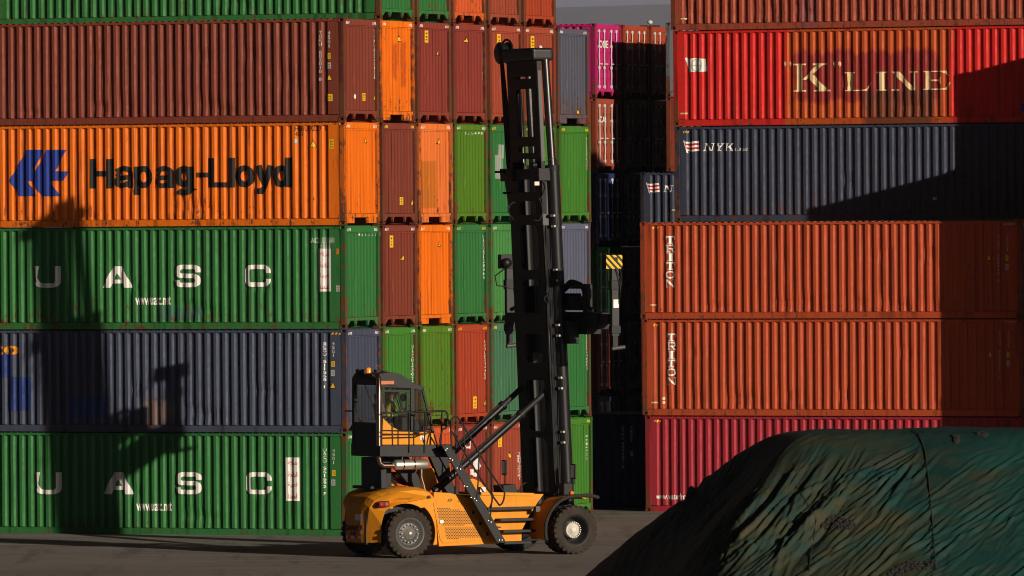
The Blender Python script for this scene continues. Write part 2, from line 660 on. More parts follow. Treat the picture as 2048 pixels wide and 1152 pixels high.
def casting(sx, sy, z0):
    """corner casting with its slots sunk in"""
    bm = bmesh.new()
    x0, x1 = sorted((sx * (L / 2), sx * (L / 2 - .178)))
    y0, y1 = sorted((sy * W / 2, sy * (W / 2 - .162)))
    bmesh.ops.create_cube(bm, size=1)
    for v in bm.verts:
        v.co = Vector((x0 + (v.co.x + .5) * (x1 - x0), y0 + (v.co.y + .5) * (y1 - y0), z0 + (v.co.z + .5) * .118))
    for nrm in (Vector((sx, 0, 0)), Vector((0, sy, 0))):
        fs = [f for f in bm.faces if f.normal.dot(nrm) > .99]
        bmesh.ops.inset_region(bm, faces=fs, thickness=.034)
        e = bmesh.ops.extrude_discrete_faces(bm, faces=fs)
        bmesh.ops.translate(bm, verts=list({v for f in e['faces'] for v in f.verts}), vec=-nrm * .06)
    me = bpy.data.meshes.new('corner_casting')
    bm.to_mesh(me)
    bm.free()
    me.materials.append(None)
    return me


def container(loc, H, m, post, label, var=0, evar=None, sill='sill', doors=False, group=None, name='shipping_container', yaw=YAW, haz='white', headm=None, rail=None):
    d = container_meshes(H)
    r = empty(name, loc, yaw, label, 'container', group)
    link('side_panel', d['side', var], m, r)
    b = link('side_panel', d['side', (var + 1) % 5], m, r)
    b.rotation_euler = (0, 0, math.pi)
    link('roof', d['roof'], m, r)
    link('floor', d['floor'], M_['deck'], r)
    for k in ('front', 'back'):
        link('bottom_rail', d['brail', k], rail or m, r)
        link('top_rail', d['trail', k], m, r)
    for k in ('near', 'far'):
        link('end_header', d['header', k], headm or m, r)
        link('end_sill', d[sill, k], rail or m, r)
    link('end_panel', d['plain_end'], m, r)
    if doors:
        link('door', d['door', 'a'], m, r)
        link('door', d['door', 'b'], m, r)
        for i in range(4):
            link('locking_bar', d['bar', i], M_['steel'], r)
    else:
        link('end_panel', d['end', var if evar is None else evar], m, r)
    for sx in (-1, 1):
        for sy in (-1, 1):
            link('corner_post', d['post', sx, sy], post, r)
            for tz in (0, 1):
                link('corner_casting', d['cast', sx, sy, tz], post, r)
    r['H'] = H
    if haz and not doors:
        # slanting reflective marks at both ends of the end header
        for g in (-1, 1):
            mb = MB()
            for i in range(4):
                y = g * (W / 2 - .26) + (i - 1.5) * .085
                x = L / 2 - .016
                z = H - .165
                mb.add([(x, y - .02, z), (x, y + .018, z), (x, y + .05, z + .075), (x, y + .012, z + .075)], [(0, 1, 2, 3)])
            mb.build('hazard_stripe', M_['white' if haz == 'white' else 'yellow'], r)
    return r


def yard(u, v, z=0.):
    """container centre whose +x front corner stands at (u, v) of the yard grid"""
    return P0 + YU * (u - L / 2) + YV * (v + W / 2) + Vector((0, 0, z))


def local(o, p):
    q = p - o.location
    c, s = math.cos(-o.rotation_euler.z), math.sin(-o.rotation_euler.z)
    return Vector((q.x * c - q.y * s, q.x * s + q.y * c, q.z))


def on_side(o, px, py):
    """photo pixel -> (x, z) on the long side facing the camera"""
    c, s = math.cos(o.rotation_euler.z), math.sin(o.rotation_euler.z)
    n = Vector((s, -c, 0))
    p = local(o, hit(px, py, o.location + n * (W / 2 - .02), n))
    return p.x, p.z


def on_end(o, px, py):
    c, s = math.cos(o.rotation_euler.z), math.sin(o.rotation_euler.z)
    n = Vector((c, s, 0))
    p = local(o, hit(px, py, o.location + n * (L / 2 - .06), n))
    return p.y, p.z


def sbox(o, x0, x1, y0, y1, f=on_side):
    a, b = f(o, x0, y1), f(o, x1, y0)
    c, d = f(o, x0, y0), f(o, x1, y1)
    return (a[0] + c[0]) / 2, (b[0] + d[0]) / 2, (a[1] + d[1]) / 2, (b[1] + c[1]) / 2


def surf_of(o, kind, var):
    return Surf(kind, o['H'], var)


def side_text(o, var, s, box, m='white', bold=0., shear=0., name='lettering'):
    return conform(name, [fit(text_flat(s, bold), *sbox(o, *box), shear)], surf_of(o, 'side', var), M_[m], o)


def side_polys(o, var, polys, m, name):
    return conform(name, polys, surf_of(o, 'side', var), M_[m], o)


def column_code(o, var, s, px, y0, y1, w=7, m='white', name='identification_code', kind='side', bold=.0):
    """one character under the other"""
    f = on_side if kind == 'side' else on_end
    n = len(s)
    st = (y1 - y0) / n
    ps = []
    for i, ch in enumerate(s):
        if ch == ' ':
            continue
        a = sbox(o, px - w / 2, px + w / 2, y0 + i * st, y0 + i * st + st * .8, f)
        if ch in '1I':
            cx = (a[0] + a[1]) / 2
            q = (a[1] - a[0]) * .16
            a = (cx - q, cx + q, a[2], a[3])
        ps.append(fit(text_flat(ch, bold), *a))
    return conform(name, ps, surf_of(o, kind, var), M_[m], o, .007)


def triangle(o, var, px, py, w=13, h=13, kind='side'):
    f = on_side if kind == 'side' else on_end
    a = sbox(o, px - w / 2, px + w / 2, py - h / 2, py + h / 2, f)
    s = surf_of(o, kind, var)
    conform('warning_triangle', [[(a[0], a[2]), (a[1], a[2]), ((a[0] + a[1]) / 2, a[3])]], s, M_['black'], o, .006)
    k = (a[1] - a[0]) * .13
    q = conform('warning_triangle', [[(a[0] + k, a[2] + k * .6), (a[1] - k, a[2] + k * .6), ((a[0] + a[1]) / 2, a[3] - k * 1.2)]], s, M_['yellow'], o, .009)


def label_box(o, var, px, py, w, h, m='yellow', kind='side', lines=3, name='height_label', ink='black'):
    f = on_side if kind == 'side' else on_end
    s = surf_of(o, kind, var)
    a = sbox(o, px - w / 2, px + w / 2, py - h / 2, py + h / 2, f)
    conform(name, [rect(*a)], s, M_[m], o, .006)
    if lines:
        ps = []
        hh = (a[3] - a[2]) / (lines + .6)
        for i in range(lines):
            z = a[2] + hh * (i + .45)
            ps.append(fit(text_flat(('2.9', '9.6', '3000')[i % 3], .01), a[0] + (a[1] - a[0]) * .2, a[1] - (a[1] - a[0]) * .2, z, z + hh * .6))
        conform('label_print', ps, s, M_[ink], o, .009)
# ------------------------------------------------------------------ container stacks
COL = {
    'green': (.028, .165, .040), 'leaf': (.050, .200, .022), 'yellowgreen': (.080, .190, .012), 'teal': (.055, .165, .085), 'lightgreen': (.060, .240, .060),
    'brown': (.205, .042, .023), 'brownred': (.240, .038, .026), 'redorange': (.370, .050, .016), 'rustred': (.330, .062, .030),
    'orange': (.80, .165, .004), 'paleorange': (.75, .180, .035), 'coral': (.60, .10, .024),
    'navy': (.056, .069, .112), 'slate': (.085, .092, .125), 'bluegrey': (.100, .114, .172), 'darknavy': (.042, .050, .084),
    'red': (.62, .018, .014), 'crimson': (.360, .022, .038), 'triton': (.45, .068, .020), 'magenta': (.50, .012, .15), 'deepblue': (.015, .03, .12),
    'grey': (.20, .22, .25),
}
COL = {k: tuple(c * .92 for c in v) for k, v in COL.items()}
WORDS = {'green': 'green', 'leaf': 'bright green', 'yellowgreen': 'yellowish green', 'teal': 'faded teal', 'lightgreen': 'light green', 'brown': 'brown',
         'brownred': 'maroon', 'redorange': 'brick red', 'rustred': 'rusty red', 'orange': 'orange', 'paleorange': 'pale orange', 'coral': 'coral orange',
         'navy': 'navy', 'slate': 'slate grey', 'bluegrey': 'lavender blue', 'darknavy': 'dark navy', 'red': 'bright red', 'crimson': 'crimson', 'triton': 'orange red',
         'magenta': 'magenta pink', 'deepblue': 'deep blue', 'grey': 'light grey'}
ORD = ['front', 'second', 'third', 'fourth', 'fifth', 'sixth', 'seventh']
TIER = ['bottom', 'second', 'third', 'fourth', 'fifth', 'sixth']
LG = 'containers of the left stack'
RG = 'containers of the right stack'
FG = 'containers of the far stacks'


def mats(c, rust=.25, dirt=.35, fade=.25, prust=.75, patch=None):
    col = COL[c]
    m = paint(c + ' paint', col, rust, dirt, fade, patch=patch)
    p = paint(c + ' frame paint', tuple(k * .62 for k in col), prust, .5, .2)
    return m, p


def smear_patch(x0, x1, z0, z1, col, axis='Y', soft=.05, amount=.85, nscale=2.5):
    """a repainted or worn area with an uneven outline, in container coordinates"""
    def f(t, c):
        tc = t.nodes.new('ShaderNodeTexCoord')
        sp = t.nodes.new('ShaderNodeSeparateXYZ')
        t.links.new(tc.outputs['Object'], sp.inputs[0])
        n = noise_tex(t, tc.outputs['Object'], nscale, 4, .6)
        h = mth(t, 'ADD', sp.outputs[0 if axis == 'X' else 1], mth(t, 'MULTIPLY', mth(t, 'SUBTRACT', n, .5), soft * 6))
        z = mth(t, 'ADD', sp.outputs[2], mth(t, 'MULTIPLY', mth(t, 'SUBTRACT', n, .5), soft * 6))
        k = mth(t, 'MULTIPLY', ramp(t, h, x0 - soft, x0 + soft), ramp(t, h, x1 - soft, x1 + soft, 1, 0))
        k = mth(t, 'MULTIPLY', k, mth(t, 'MULTIPLY', ramp(t, z, z0 - soft, z0 + soft), ramp(t, z, z1 - soft, z1 + soft, 1, 0)))
        return mixc(t, mth(t, 'MULTIPLY', k, amount), c, col)
    return f


def chain(*fs):
    def g(t, c):
        for f in fs:
            c = f(t, c)
        return c
    return g


# --- left stack: [row][tier]
GRID = [
    ['green', 'navy', 'green', 'orange', 'brown', None],
    ['coral', 'leaf', 'brown', 'brown', 'orange', 'green'],
    ['coral', 'yellowgreen', 'orange', 'paleorange', 'brownred', 'green'],
    ['brownred', 'redorange', 'green', 'yellowgreen', 'brownred', 'coral'],
    ['rustred', 'teal', 'lightgreen', 'green', 'rustred', 'rustred'],
    ['rustred', 'teal', 'bluegrey', 'leaf', 'rustred', 'redorange'],
    ['leaf', 'green', 'bluegrey', 'leaf', 'slate', None],
]
SILL2 = {(0, 3), (1, 4), (2, 3), (2, 2), (6, 4)}
YEL = {(3, 2), (6, 3), (3, 1), (4, 3), (1, 3), (6, 0), (4, 1)}
NOTE = {
    (0, 0): 'green container with four white capitals standing on the ground at the left',
    (0, 1): 'navy container with blue patches and orange letters, second tier at the left',
    (0, 2): 'green container with four white capitals, third tier below the orange container',
    (0, 3): 'orange container with black lettering and blue emblem, fourth tier at the left',
    (0, 4): 'plain brown container long side on, topmost of the front left column',
    (1, 5): 'green container long side on, set back over the plain brown container',
    (1, 4): 'orange container end with reddish smears, second column, fifth tier of the left stack',
    (2, 3): 'pale orange container end with brown repainted rectangle, third column, fourth tier',
    (3, 0): 'maroon container end with white emblem behind the stair rails of the lift truck',
    (4, 3): 'green container end with whitish patch left of the mast, fourth tier',
    (6, 4): 'slate grey container end with rust streaks, topmost of the last left column',
    (6, 2): 'lavender blue container end in the last column, right of the mast',
    (5, 2): 'lavender blue container end showing only through the mast openings',
    (2, 1): 'yellowish green rust-spotted container end behind the cab windscreen',
    (1, 0): 'coral orange container end hidden mostly behind the cab platform',
    (1, 1): 'bright green container end directly above and behind the cab roof',
    (6, 0): 'bright green container end on the ground behind the front wheel',
}
LEFT = {}
rr = random.Random(3)
for r, row in enumerate(GRID):
    for t, c in enumerate(row):
        if not c:
            continue
        patch = None
        rust = rr.uniform(.12, .38)
        if (r, t) == (1, 4):
            patch = chain(smear_patch(-.25, .05, 1.2, 2.2, (.35, .045, .008), soft=.06, amount=.6), smear_patch(.35, .68, 1.0, 2.25, (.35, .045, .008), soft=.06, amount=.6))
            rust = .4
        if (r, t) == (2, 3):
            patch = smear_patch(-1.1, .2, .45, 1.8, (.42, .13, .01), soft=.012, amount=.8)
        if (r, t) == (4, 3):
            patch = chain(smear_patch(-.7, -.2, 1.3, 2.0, (.34, .36, .32), soft=.012), smear_patch(-.45, -.1, 1.9, 2.3, (.34, .36, .32), soft=.012))
        if (r, t) in ((2, 1), (6, 4)):
            rust = .5
        if (r, t) == (0, 1):
            patch = chain(smear_patch(-2.6, -1.4, .35, 1.0, (.02, .05, .18), 'X', .02, .75), smear_patch(-.2, .5, .2, .9, (.30, .15, .06), 'X', .2, .4))
        if (r, t) == (0, 2):
            patch = smear_patch(0.2, 1.6, .25, .6, (.03, .10, .09), 'X', .02, .7)
        m, p = mats(c, rust, rr.uniform(.25, .5), rr.uniform(.1, .35), rr.uniform(.7, .95), patch)
        lab = NOTE.get((r, t)) or f"{WORDS[c]} container end in the {TIER[t]} tier, {ORD[r]} column from the left stack's corner"
        var = 0 if (r == 0 and t < 4) else rr.randrange(5)
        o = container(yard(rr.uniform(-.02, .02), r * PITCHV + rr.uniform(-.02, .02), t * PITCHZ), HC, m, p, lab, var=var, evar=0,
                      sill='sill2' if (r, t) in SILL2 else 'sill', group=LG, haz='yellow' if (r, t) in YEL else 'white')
        o['var'] = var
        LEFT[r, t] = o
bpy.context.view_layer.update()

# marks on the container ends
for r, t, k, px, py in [
    (0, 4, 'L', 727, 194), (0, 4, 'T', 749, 194), (1, 4, 'T', 798, 77), (2, 4, 'L', 852, 73), (2, 4, 'T', 875, 105), (3, 4, 'T', 932, 79), (3, 4, 'L', 969, 207),
    (4, 4, 'L', 997, 80), (5, 4, 'L', 1064, 84), (6, 4, 'T', 1155, 222), (0, 3, 'T', 730, 280), (1, 3, 'L', 802, 402), (1, 3, 'T', 824, 404), (2, 3, 'T', 877, 282),
    (1, 2, 'L', 782, 483), (1, 2, 'T', 805, 514), (2, 2, 'T', 878, 487), (3, 1, 'L', 949, 805), (3, 1, 'T', 970, 804), (4, 0, 'L', 999, 882), (4, 0, 'T', 1019, 910),
]:
    o = LEFT[r, t]
    if k == 'T':
        triangle(o, 0, px, py, 7, 13, 'end')
    else:
        label_box(o, 0, px, py, 7, 15 if (r, t) in ((0, 4), (1, 3)) else 24, 'yellow', 'end')
for r, t, px, y0, y1, s in [(0, 4, 748, 60, 160, 'TCKU6020108'), (3, 4, 967, 73, 160, 'TCLU5023187'), (3, 2, 966, 470, 560, 'UACU5128364'), (0, 1, 755, 684, 780, 'SEGU5115681'),
                            (1, 1, 824, 690, 790, 'UACU5307716'), (3, 1, 969, 680, 760, 'CAIU8214406'), (4, 0, 1038, 905, 960, 'TEMU7302251'), (6, 3, 1173, 275, 340, 'UACU5590143'),
                            (6, 1, 1173, 670, 740, 'UACU5416602'), (6, 0, 1172, 870, 930, 'UACU5624471')]:
    column_code(LEFT[r, t], 0, s, px, y0, y1, 3.2, 'white', kind='end')
for r, t, x0, x1, y, s in [(0, 2, 716, 762, 467, '1LU5351'), (3, 3, 930, 973, 265, '1AC5083')]:
    o = LEFT[r, t]
    st = (x1 - x0) / len(s)
    conform('identification_code', [fit(text_flat(ch), *sbox(o, x0 + i * st, x0 + i * st + st * .55, y - 4, y + 4, on_end)) for i, ch in enumerate(s)], surf_of(o, 'end', 0), M_['white'], o)
o = LEFT[0, 4]
conform('round_label', [disc(*on_end(o, 709, 193), .07, .07)], surf_of(o, 'end', 0), M_['white'], o)
# white emblem on the maroon end: a curl above and a hook below
o = LEFT[3, 0]


def px_poly(o, pts, zx=1., x0=0., y0=0., f=on_side):
    return [f(o, x0 + x / zx, y0 + y / zx) for x, y in pts]


em = [[(222, 480), (270, 430), (275, 480), (240, 540)], [(270, 430), (330, 390), (325, 420), (300, 470), (300, 520), (275, 520)], [(330, 390), (370, 360), (395, 400), (395, 540), (370, 500), (370, 410)],
      [(300, 520), (370, 500), (395, 550), (300, 540)], [(520, 650), (540, 650), (560, 950), (455, 950), (455, 760)], [(540, 730), (580, 800), (585, 900), (560, 950)],
      [(400, 800), (400, 940), (440, 950), (470, 920), (450, 990), (470, 1010), (515, 1010), (540, 1010), (520, 1080), (480, 1090), (405, 1050), (390, 940)]]
conform('emblem', [px_poly(o, p, 9.6, 900, 840, on_end) for p in em[:4]], surf_of(o, 'end', 0), M_['white'], o)
conform('emblem', [px_poly(o, p, 9.6, 900, 840, on_end) for p in em[4:]], surf_of(o, 'end', 0), M_['white'], o)

# long sides of the front row
o = LEFT[0, 3]
HT_ = 11.5
H_LET = [ribbon([(186.5, 318), (186.5, 377)], 13) + ribbon([(219.5, 318), (219.5, 377)], 13) + [[(193, 342), (213, 342), (213, 353), (193, 353)]]]


def letter_a(x):
    return ribbon([(x + 5.5, 346.5)] + arc(x + 19, 347, 13, 10, 180, 360, 10) + [(x + 32, 376)], 10.5) + ribbon([(x + 32, 354), (x + 18, 355.5)] + arc(x + 15, 363.5, 9.5, 8, 270, 90, 8) + [(x + 24, 369.5), (x + 32, 361)], 9.5)


def ring(x, y, rx, ry, t_=11.5):
    return ribbon(arc(x, y, rx, ry, 0, 360, 24), t_)


H_LET += [letter_a(229), ribbon([(274, 333), (274, 390)], 12) + ring(287.5, 354, 12, 16.5), letter_a(309.5), ring(368, 353, 12, 16) + ribbon([(382, 333), (382, 376)] + arc(369, 376, 13, 9.5, 0, 150, 8), 11.5),
          [[(393, 345), (416, 345), (416, 355), (393, 355)]], ribbon([(422, 316), (422, 375)], 13) + [[(428, 364.5), (453, 364.5), (453, 375), (428, 375)]], ribbon([(462.5, 315.5), (462.5, 375)], 12.5),
          ring(489.5, 352.5, 13.5, 16.5), ribbon([(516, 331), (529, 371)], 12.5) + ribbon([(541.5, 331), (527.5, 376), (522, 382.5), (512.5, 382)], 11.5), ring(562.5, 352.5, 12, 16.5) + ribbon([(578.5, 315), (578.5, 374)], 12.5)]
for g_ in H_LET:
    side_polys(o, 0, [px_poly(o, q_) for q_ in g_], 'black', 'lettering')
HL = [(70, 465), (205, 228), (338, 228), (255, 393), (272, 393), (358, 228), (508, 228), (425, 392), (522, 395), (488, 465), (383, 468), (460, 585), (320, 587), (236, 470), (212, 470), (280, 585), (145, 585)]
side_polys(o, 0, [px_poly(o, HL, 3.84, 0, 240)], 'blue', 'emblem')
side_text(o, 0, 'HLBU 922 7 1', (590, 650, 252, 262), 'black', name='identification_code')
side_text(o, 0, '45G1', (590, 606, 263.5, 272), 'black', name='identification_code')
triangle(o, 0, 626, 287, 14, 15)
label_box(o, 0, 663, 288, 9, 19)
label_box(o, 0, 591, 282, 7, 8, 'grey', lines=0)
for t, zs in ((2, (533, 575, 530, 574, 530, 573)), (0, (945, 988, 945, 988, 945, 988))):
    o = LEFT[0, t]
    ox = 0 if t == 2 else 2
    for ch, a, b, i in (('U', 68, 121, 0), ('A', 204, 265, 0), ('S', 350, 401, 2), ('C', 489, 541, 4)):
        bx = sbox(o, a + ox, b + ox, zs[i] - .5, zs[i + 1] + .5)
        side_polys(o, 0, place(wide_letters(ch), *bx), 'white', 'lettering')
    y = 592 if t == 2 else 1004
    side_text(o, 0, 'www.uasc.net', (271 + ox, 342 + ox, y, y + 18), 'white', .02)
    a, b, y0, y1 = (636, 662, 497, 583) if t == 2 else (572, 598, 915, 1002)
    side_polys(o, 0, [rect(*sbox(o, a, b, y0, y1))], 'white', 'name_panel')
    ps = []
    hh = (y1 - y0) / 4
    for i, s in enumerate(('\ufeb7\ufeae\ufedb\ufe94'[::-1], '\ufe8d\ufedf\ufee4\ufefc\ufea3\ufe94'[::-1], '\ufe8d\ufedf\ufecc\ufeae\ufe91\ufef4\ufe94'[::-1], '\ufe8d\ufedf\ufee4\ufe98\ufea4\ufeaa\ufe93'[::-1])):
        yy = y0 + hh * (i + .3)
        conform('lettering', [fit(text_flat(s, .012), *sbox(o, a + 4, b - 3, yy, yy + hh * .48))], surf_of(o, 'side', 0), M_['red'], o, .009)
o = LEFT[0, 2]
side_text(o, 0, 'UACU 555560', (617, 669, 475, 486), 'white', name='identification_code')
side_text(o, 0, '45G1', (641, 660, 487, 496), 'white', name='identification_code')
label_box(o, 0, 675, 503, 6, 11, 'orange', lines=2)
label_box(o, 0, 676, 577, 7, 12, 'grey', lines=2)
o = LEFT[0, 0]
column_code(o, 0, 'UACU 561692 7', 649, 897, 992, 6)
column_code(o, 0, '45G1', 667.5, 898, 930, 5)
label_box(o, 0, 668, 946, 7, 12, 'yellow', lines=2)
label_box(o, 0, 667, 965, 8, 12, 'grey', lines=2)
o = LEFT[0, 1]
column_code(o, 0, 'SEGU 511568 1', 649, 684, 778, 6)
column_code(o, 0, '45G1', 667, 684, 715, 5)
label_box(o, 0, 666.5, 728, 7, 11, 'yellow', lines=2)
label_box(o, 0, 666, 746, 8, 12, 'grey', lines=2)
triangle(o, 0, 666, 770, 13, 14)
bx = sbox(o, -40, 37, 687, 710)
side_text(o, 0, 'xico', (-60, 37, 685, 710), 'orange', .03)
for k, q in enumerate(((-70, 24.5, 704, 755), (17, 62, 754, 821))):
    conform('repair_patch', [rect(*sbox(o, *q))], surf_of(o, 'side', 0), paint('blue repair patch', (.014, .035, .16), .15, .5), o, .006 + k * .002)
o = LEFT[0, 4]
v = o['var']
column_code(o, v, 'TCKU 602010 8', 641, 62, 163, 5.5)
column_code(o, v, '45G1', 658.5, 62, 97, 5)
label_box(o, v, 658.5, 112, 6, 12, 'yellow', lines=2)
label_box(o, v, 658.5, 131, 8, 12, 'grey', lines=2)
triangle(o, v, 659, 154, 13, 14)
label_box(o, v, 659, 195, 13, 14, 'yellow', lines=2)


def dashes(o, var, x0, x1, y, n=3, m='yellow'):
    """slanting marks under the top rail at a container corner"""
    a = sbox(o, x0, x1, y - 2, y + 2)
    k = (a[1] - a[0]) / (n * 2)
    ps = [[(a[0] + 2 * k * i, a[2]), (a[0] + 2 * k * i + k * 1.1, a[2]), (a[0] + 2 * k * i + k * 1.9, a[3]), (a[0] + 2 * k * i + k * .8, a[3])] for i in range(n)]
    conform('hazard_stripe', ps, surf_of(o, 'side', var), M_[m], o)


for r, t, a, b, y in ((0, 4, 654, 674, 40), (0, 3, 652, 680, 249), (0, 1, 662, 684, 667)):
    dashes(LEFT[r, t], LEFT[r, t]['var'], a, b, y)

# --- right stack
PR = ground_hit(1291, 1023)
q = PR - P0
UR, VR = q.dot(YU), q.dot(YV)


def kline_patch(t, c):
    tc = t.nodes.new('ShaderNodeTexCoord')
    sp = t.nodes.new('ShaderNodeSeparateXYZ')
    t.links.new(tc.outputs['Object'], sp.inputs[0])
    mp = t.nodes.new('ShaderNodeMapping')
    mp.inputs[3].default_value = (3.6, 1, .9)
    t.links.new(tc.outputs['Object'], mp.inputs[0])
    n = noise_tex(t, mp.outputs[0], 1.0, 4, .65)
    n2 = mth(t, 'SUBTRACT', n, .5)
    x = mth(t, 'ADD', sp.outputs[0], mth(t, 'MULTIPLY', n2, .9))
    z = mth(t, 'ADD', sp.outputs[2], mth(t, 'MULTIPLY', n2, .9))
    zone = mth(t, 'MULTIPLY', ramp(t, x, -2.45, -2.25), ramp(t, x, 2.75, 2.95, 1, 0))
    c = mixc(t, mth(t, 'MULTIPLY', zone, .95), c, (.42, .075, .012))
    halo = mth(t, 'MULTIPLY', mth(t, 'MULTIPLY', ramp(t, x, -2.3, -2.1), ramp(t, x, 2.4, 2.6, 1, 0)), mth(t, 'MULTIPLY', ramp(t, z, .62, .75), ramp(t, z, 2.12, 2.25, 1, 0)))
    c = mixc(t, mth(t, 'MULTIPLY', halo, .92), c, (.20, .016, .017))
    low = mth(t, 'MULTIPLY', mth(t, 'MULTIPLY', ramp(t, x, -.1, .25), ramp(t, x, 2.2, 2.5, 1, 0)), ramp(t, z, .95, 1.15, 1, 0))
    return mixc(t, mth(t, 'MULTIPLY', low, .85), c, (.085, .034, .018))


RIGHT = {}
for key, c, u, v, t, lab, patch, rust in [
    ('crimson', 'crimson', UR, VR, 0, 'crimson container on the ground behind the tarpaulin heap', None, .2),
    ('tri_a', 'triton', UR - .07, VR, 1, 'orange red container with white vertical word, lower of two, above the crimson container', None, .15),
    ('tri_b', 'triton', UR - .12, VR, 2, 'orange red container with white vertical word, upper of two, below the dark navy container', None, .15),
    ('base_a', 'brownred', UR, VR + PITCHV, 0, 'maroon container on the ground behind the crimson container', None, .3),
    ('base_b', 'rustred', UR, VR + PITCHV, 1, 'rusty red container behind the lower of the two orange red containers', None, .3),
    ('base_c', 'brown', UR, VR + PITCHV, 2, 'brown container directly under the dark navy container, behind the upper orange red one', None, .3),
    ('nyk', 'darknavy', UR - .02, VR + PITCHV, 3, 'dark navy container with striped flag and white letters, below the bright red container', None, .3),
    ('kline', 'red', UR - .05, VR + PITCHV, 4, 'bright red container with peeled orange middle and large cream lettering', kline_patch, .2),
    ('top', 'rustred', UR - .12, VR + PITCHV, 5, 'rusty red container cut by the top of the photo, above the bright red one', smear_patch(-1.9, -1.3, 0, 3, (.19, .06, .07), 'X', .05, .7), .3),
]:
    m, p = mats(c, rust, .35, .2, .75, patch)
    var = 0 if key in ('nyk', 'kline', 'crimson') else {'tri_a': 2, 'tri_b': 3, 'top': 4}.get(key, 1)
    o = container(yard(u + L, v, t * PITCHZ), HC, m, p, lab, var=var, group=RG)
    o['var'] = var
    RIGHT[key] = o
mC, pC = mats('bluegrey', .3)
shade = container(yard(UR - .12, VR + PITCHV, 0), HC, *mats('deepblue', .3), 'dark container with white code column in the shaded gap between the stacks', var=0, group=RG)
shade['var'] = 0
bpy.context.view_layer.update()
for i_, s_ in enumerate(('NYKU', '490632', '2')):
    column_code(shade, 0, s_, 1245, (852, 884, 930)[i_], (880, 926, 938)[i_], 5)
column_code(shade, 0, '45G1', 1262, 852, 885, 5)
label_box(shade, 0, 1262.5, 908, 6, 10, 'grey', lines=2)

for k, y0, dx in (('tri_b', 472, 0), ('tri_a', 667, 2)):
    o = RIGHT[k]
    v = o['var']
    for i, ch in enumerate('TRITON'):
        a = y0 + i * 17.4
        side_polys(o, v, place(serif(ch), *sbox(o, 1330.5 + dx + (3 if ch == 'I' else 0), 1350 + dx - (3 if ch == 'I' else 0), a, a + 15.6)), 'white', 'lettering')
    s = 'TCNU 408414 0' if k == 'tri_b' else 'TCNU 555692 9'
    e = y0 - 2 if k == 'tri_b' else y0 - 4
    column_code(o, v, s, 1997 + dx, e, e + 96, 4.5, 'grey')
    column_code(o, v, '45G1', 2015 + dx, e, e + 34, 4.5, 'grey')
    label_box(o, v, 2014 + dx, e + 46, 6, 11, 'yellow', lines=2)
    label_box(o, v, 2014 + dx, e + 64, 7, 12, 'grey', lines=2)
    triangle(o, v, 1978 + dx, e + 44, 12, 14)
    dashes(o, v, 1304 + dx, 1318 + dx, y0 - 16.5)
    dashes(o, v, 2005 + dx, 2030 + dx, y0 - 24, 5, 'grey')
    label_box(o, v, 1307 + dx, y0 + 138, 12, 3, 'cream', lines=0, name='paint_mark')
    if k == 'tri_a':
        label_box(o, v, 1327, 797, 5, 6, 'cream', lines=0, name='paint_mark')
        label_box(o, v, 1327, 805, 5, 5, 'cream', lines=0, name='paint_mark')
o = RIGHT['crimson']
side_text(o, 0, 'www.waterfront-container.com', (1312, 1441, 987, 999), 'white', .01)
dashes(o, 0, 1308, 1322, 842)
o = RIGHT['kline']
for ch, a, b, y0, y1 in (('K', 1587, 1661, 127, 183), ('L', 1689, 1743, 144, 182), ('I', 1752, 1774, 143.5, 181.5), ('N', 1783, 1835, 143, 181), ('E', 1847, 1902, 141.5, 179.5)):
    side_polys(o, 0, place(serif(ch), *sbox(o, a, b, y0, y1)), 'cream', 'lettering')
for x in (1570, 1580.5, 1668, 1679):
    h, z = on_side(o, x, 127)
    side_polys(o, 0, [disc(h, z, .045, .06), [(h + .04, z), (h + .045, z - .05), (h - .01, z - .11), (h + .01, z - .04)]], 'cream', 'quotation_mark')
side_polys(o, 0, [px_poly(o, p, 3.84, 1100, 0) for p in ([(1058, 452), (1110, 446), (1185, 452), (1192, 452), (1208, 548), (1150, 552), (1078, 552)], [(1036, 445), (1052, 442), (1080, 568), (1072, 570)])], 'white', 'flag')
h, z = on_side(o, 1393.5, 130.5)
rg = ribbon(arc(h, z, .16, .19, 0, 360, 18), .035)
side_polys(o, 0, rg + [rect(h - .02, h + .02, z - .17, z + .17), rect(h - .14, h + .14, z - .018, z + .018)], 'grey', 'flag_emblem')
label_box(o, 0, 1368, 227, 14, 3, 'cream', lines=0, name='paint_mark')
label_box(o, 0, 1369, 37.5, 15, 3, 'cream', lines=0, name='paint_mark')
label_box(o, 0, 2052, 215, 18, 16, 'blue', lines=1, ink='white', name='route_label')


def striped_flag(o, pts, pole):
    """white flag with two red bands on a leaning staff; pts are its four corners in photo pixels"""
    a, b, c, d = [Vector(on_side(o, *p)) for p in pts]          # top left, top right, bottom right, bottom left
    g = lambda s, t: tuple((a * (1 - s) + b * s) * (1 - t) + (d * (1 - s) + c * s) * t)
    band = lambda t0, t1: [[g(i / 4, t0 + (.05 if i in (1, 2) else 0)), g((i + 1) / 4, t0 + (.05 if i in (0, 1) else 0)), g((i + 1) / 4, t1 + (.05 if i in (0, 1) else 0)), g(i / 4, t1 + (.05 if i in (1, 2) else 0))] for i in range(4)]
    side_polys(o, 0, band(0, 1) + [px_poly(o, pole)], 'white', 'flag')
    conform('flag_stripe', band(.2, .4) + band(.6, .8), surf_of(o, 'side', 0), M_['red'], o, .011)


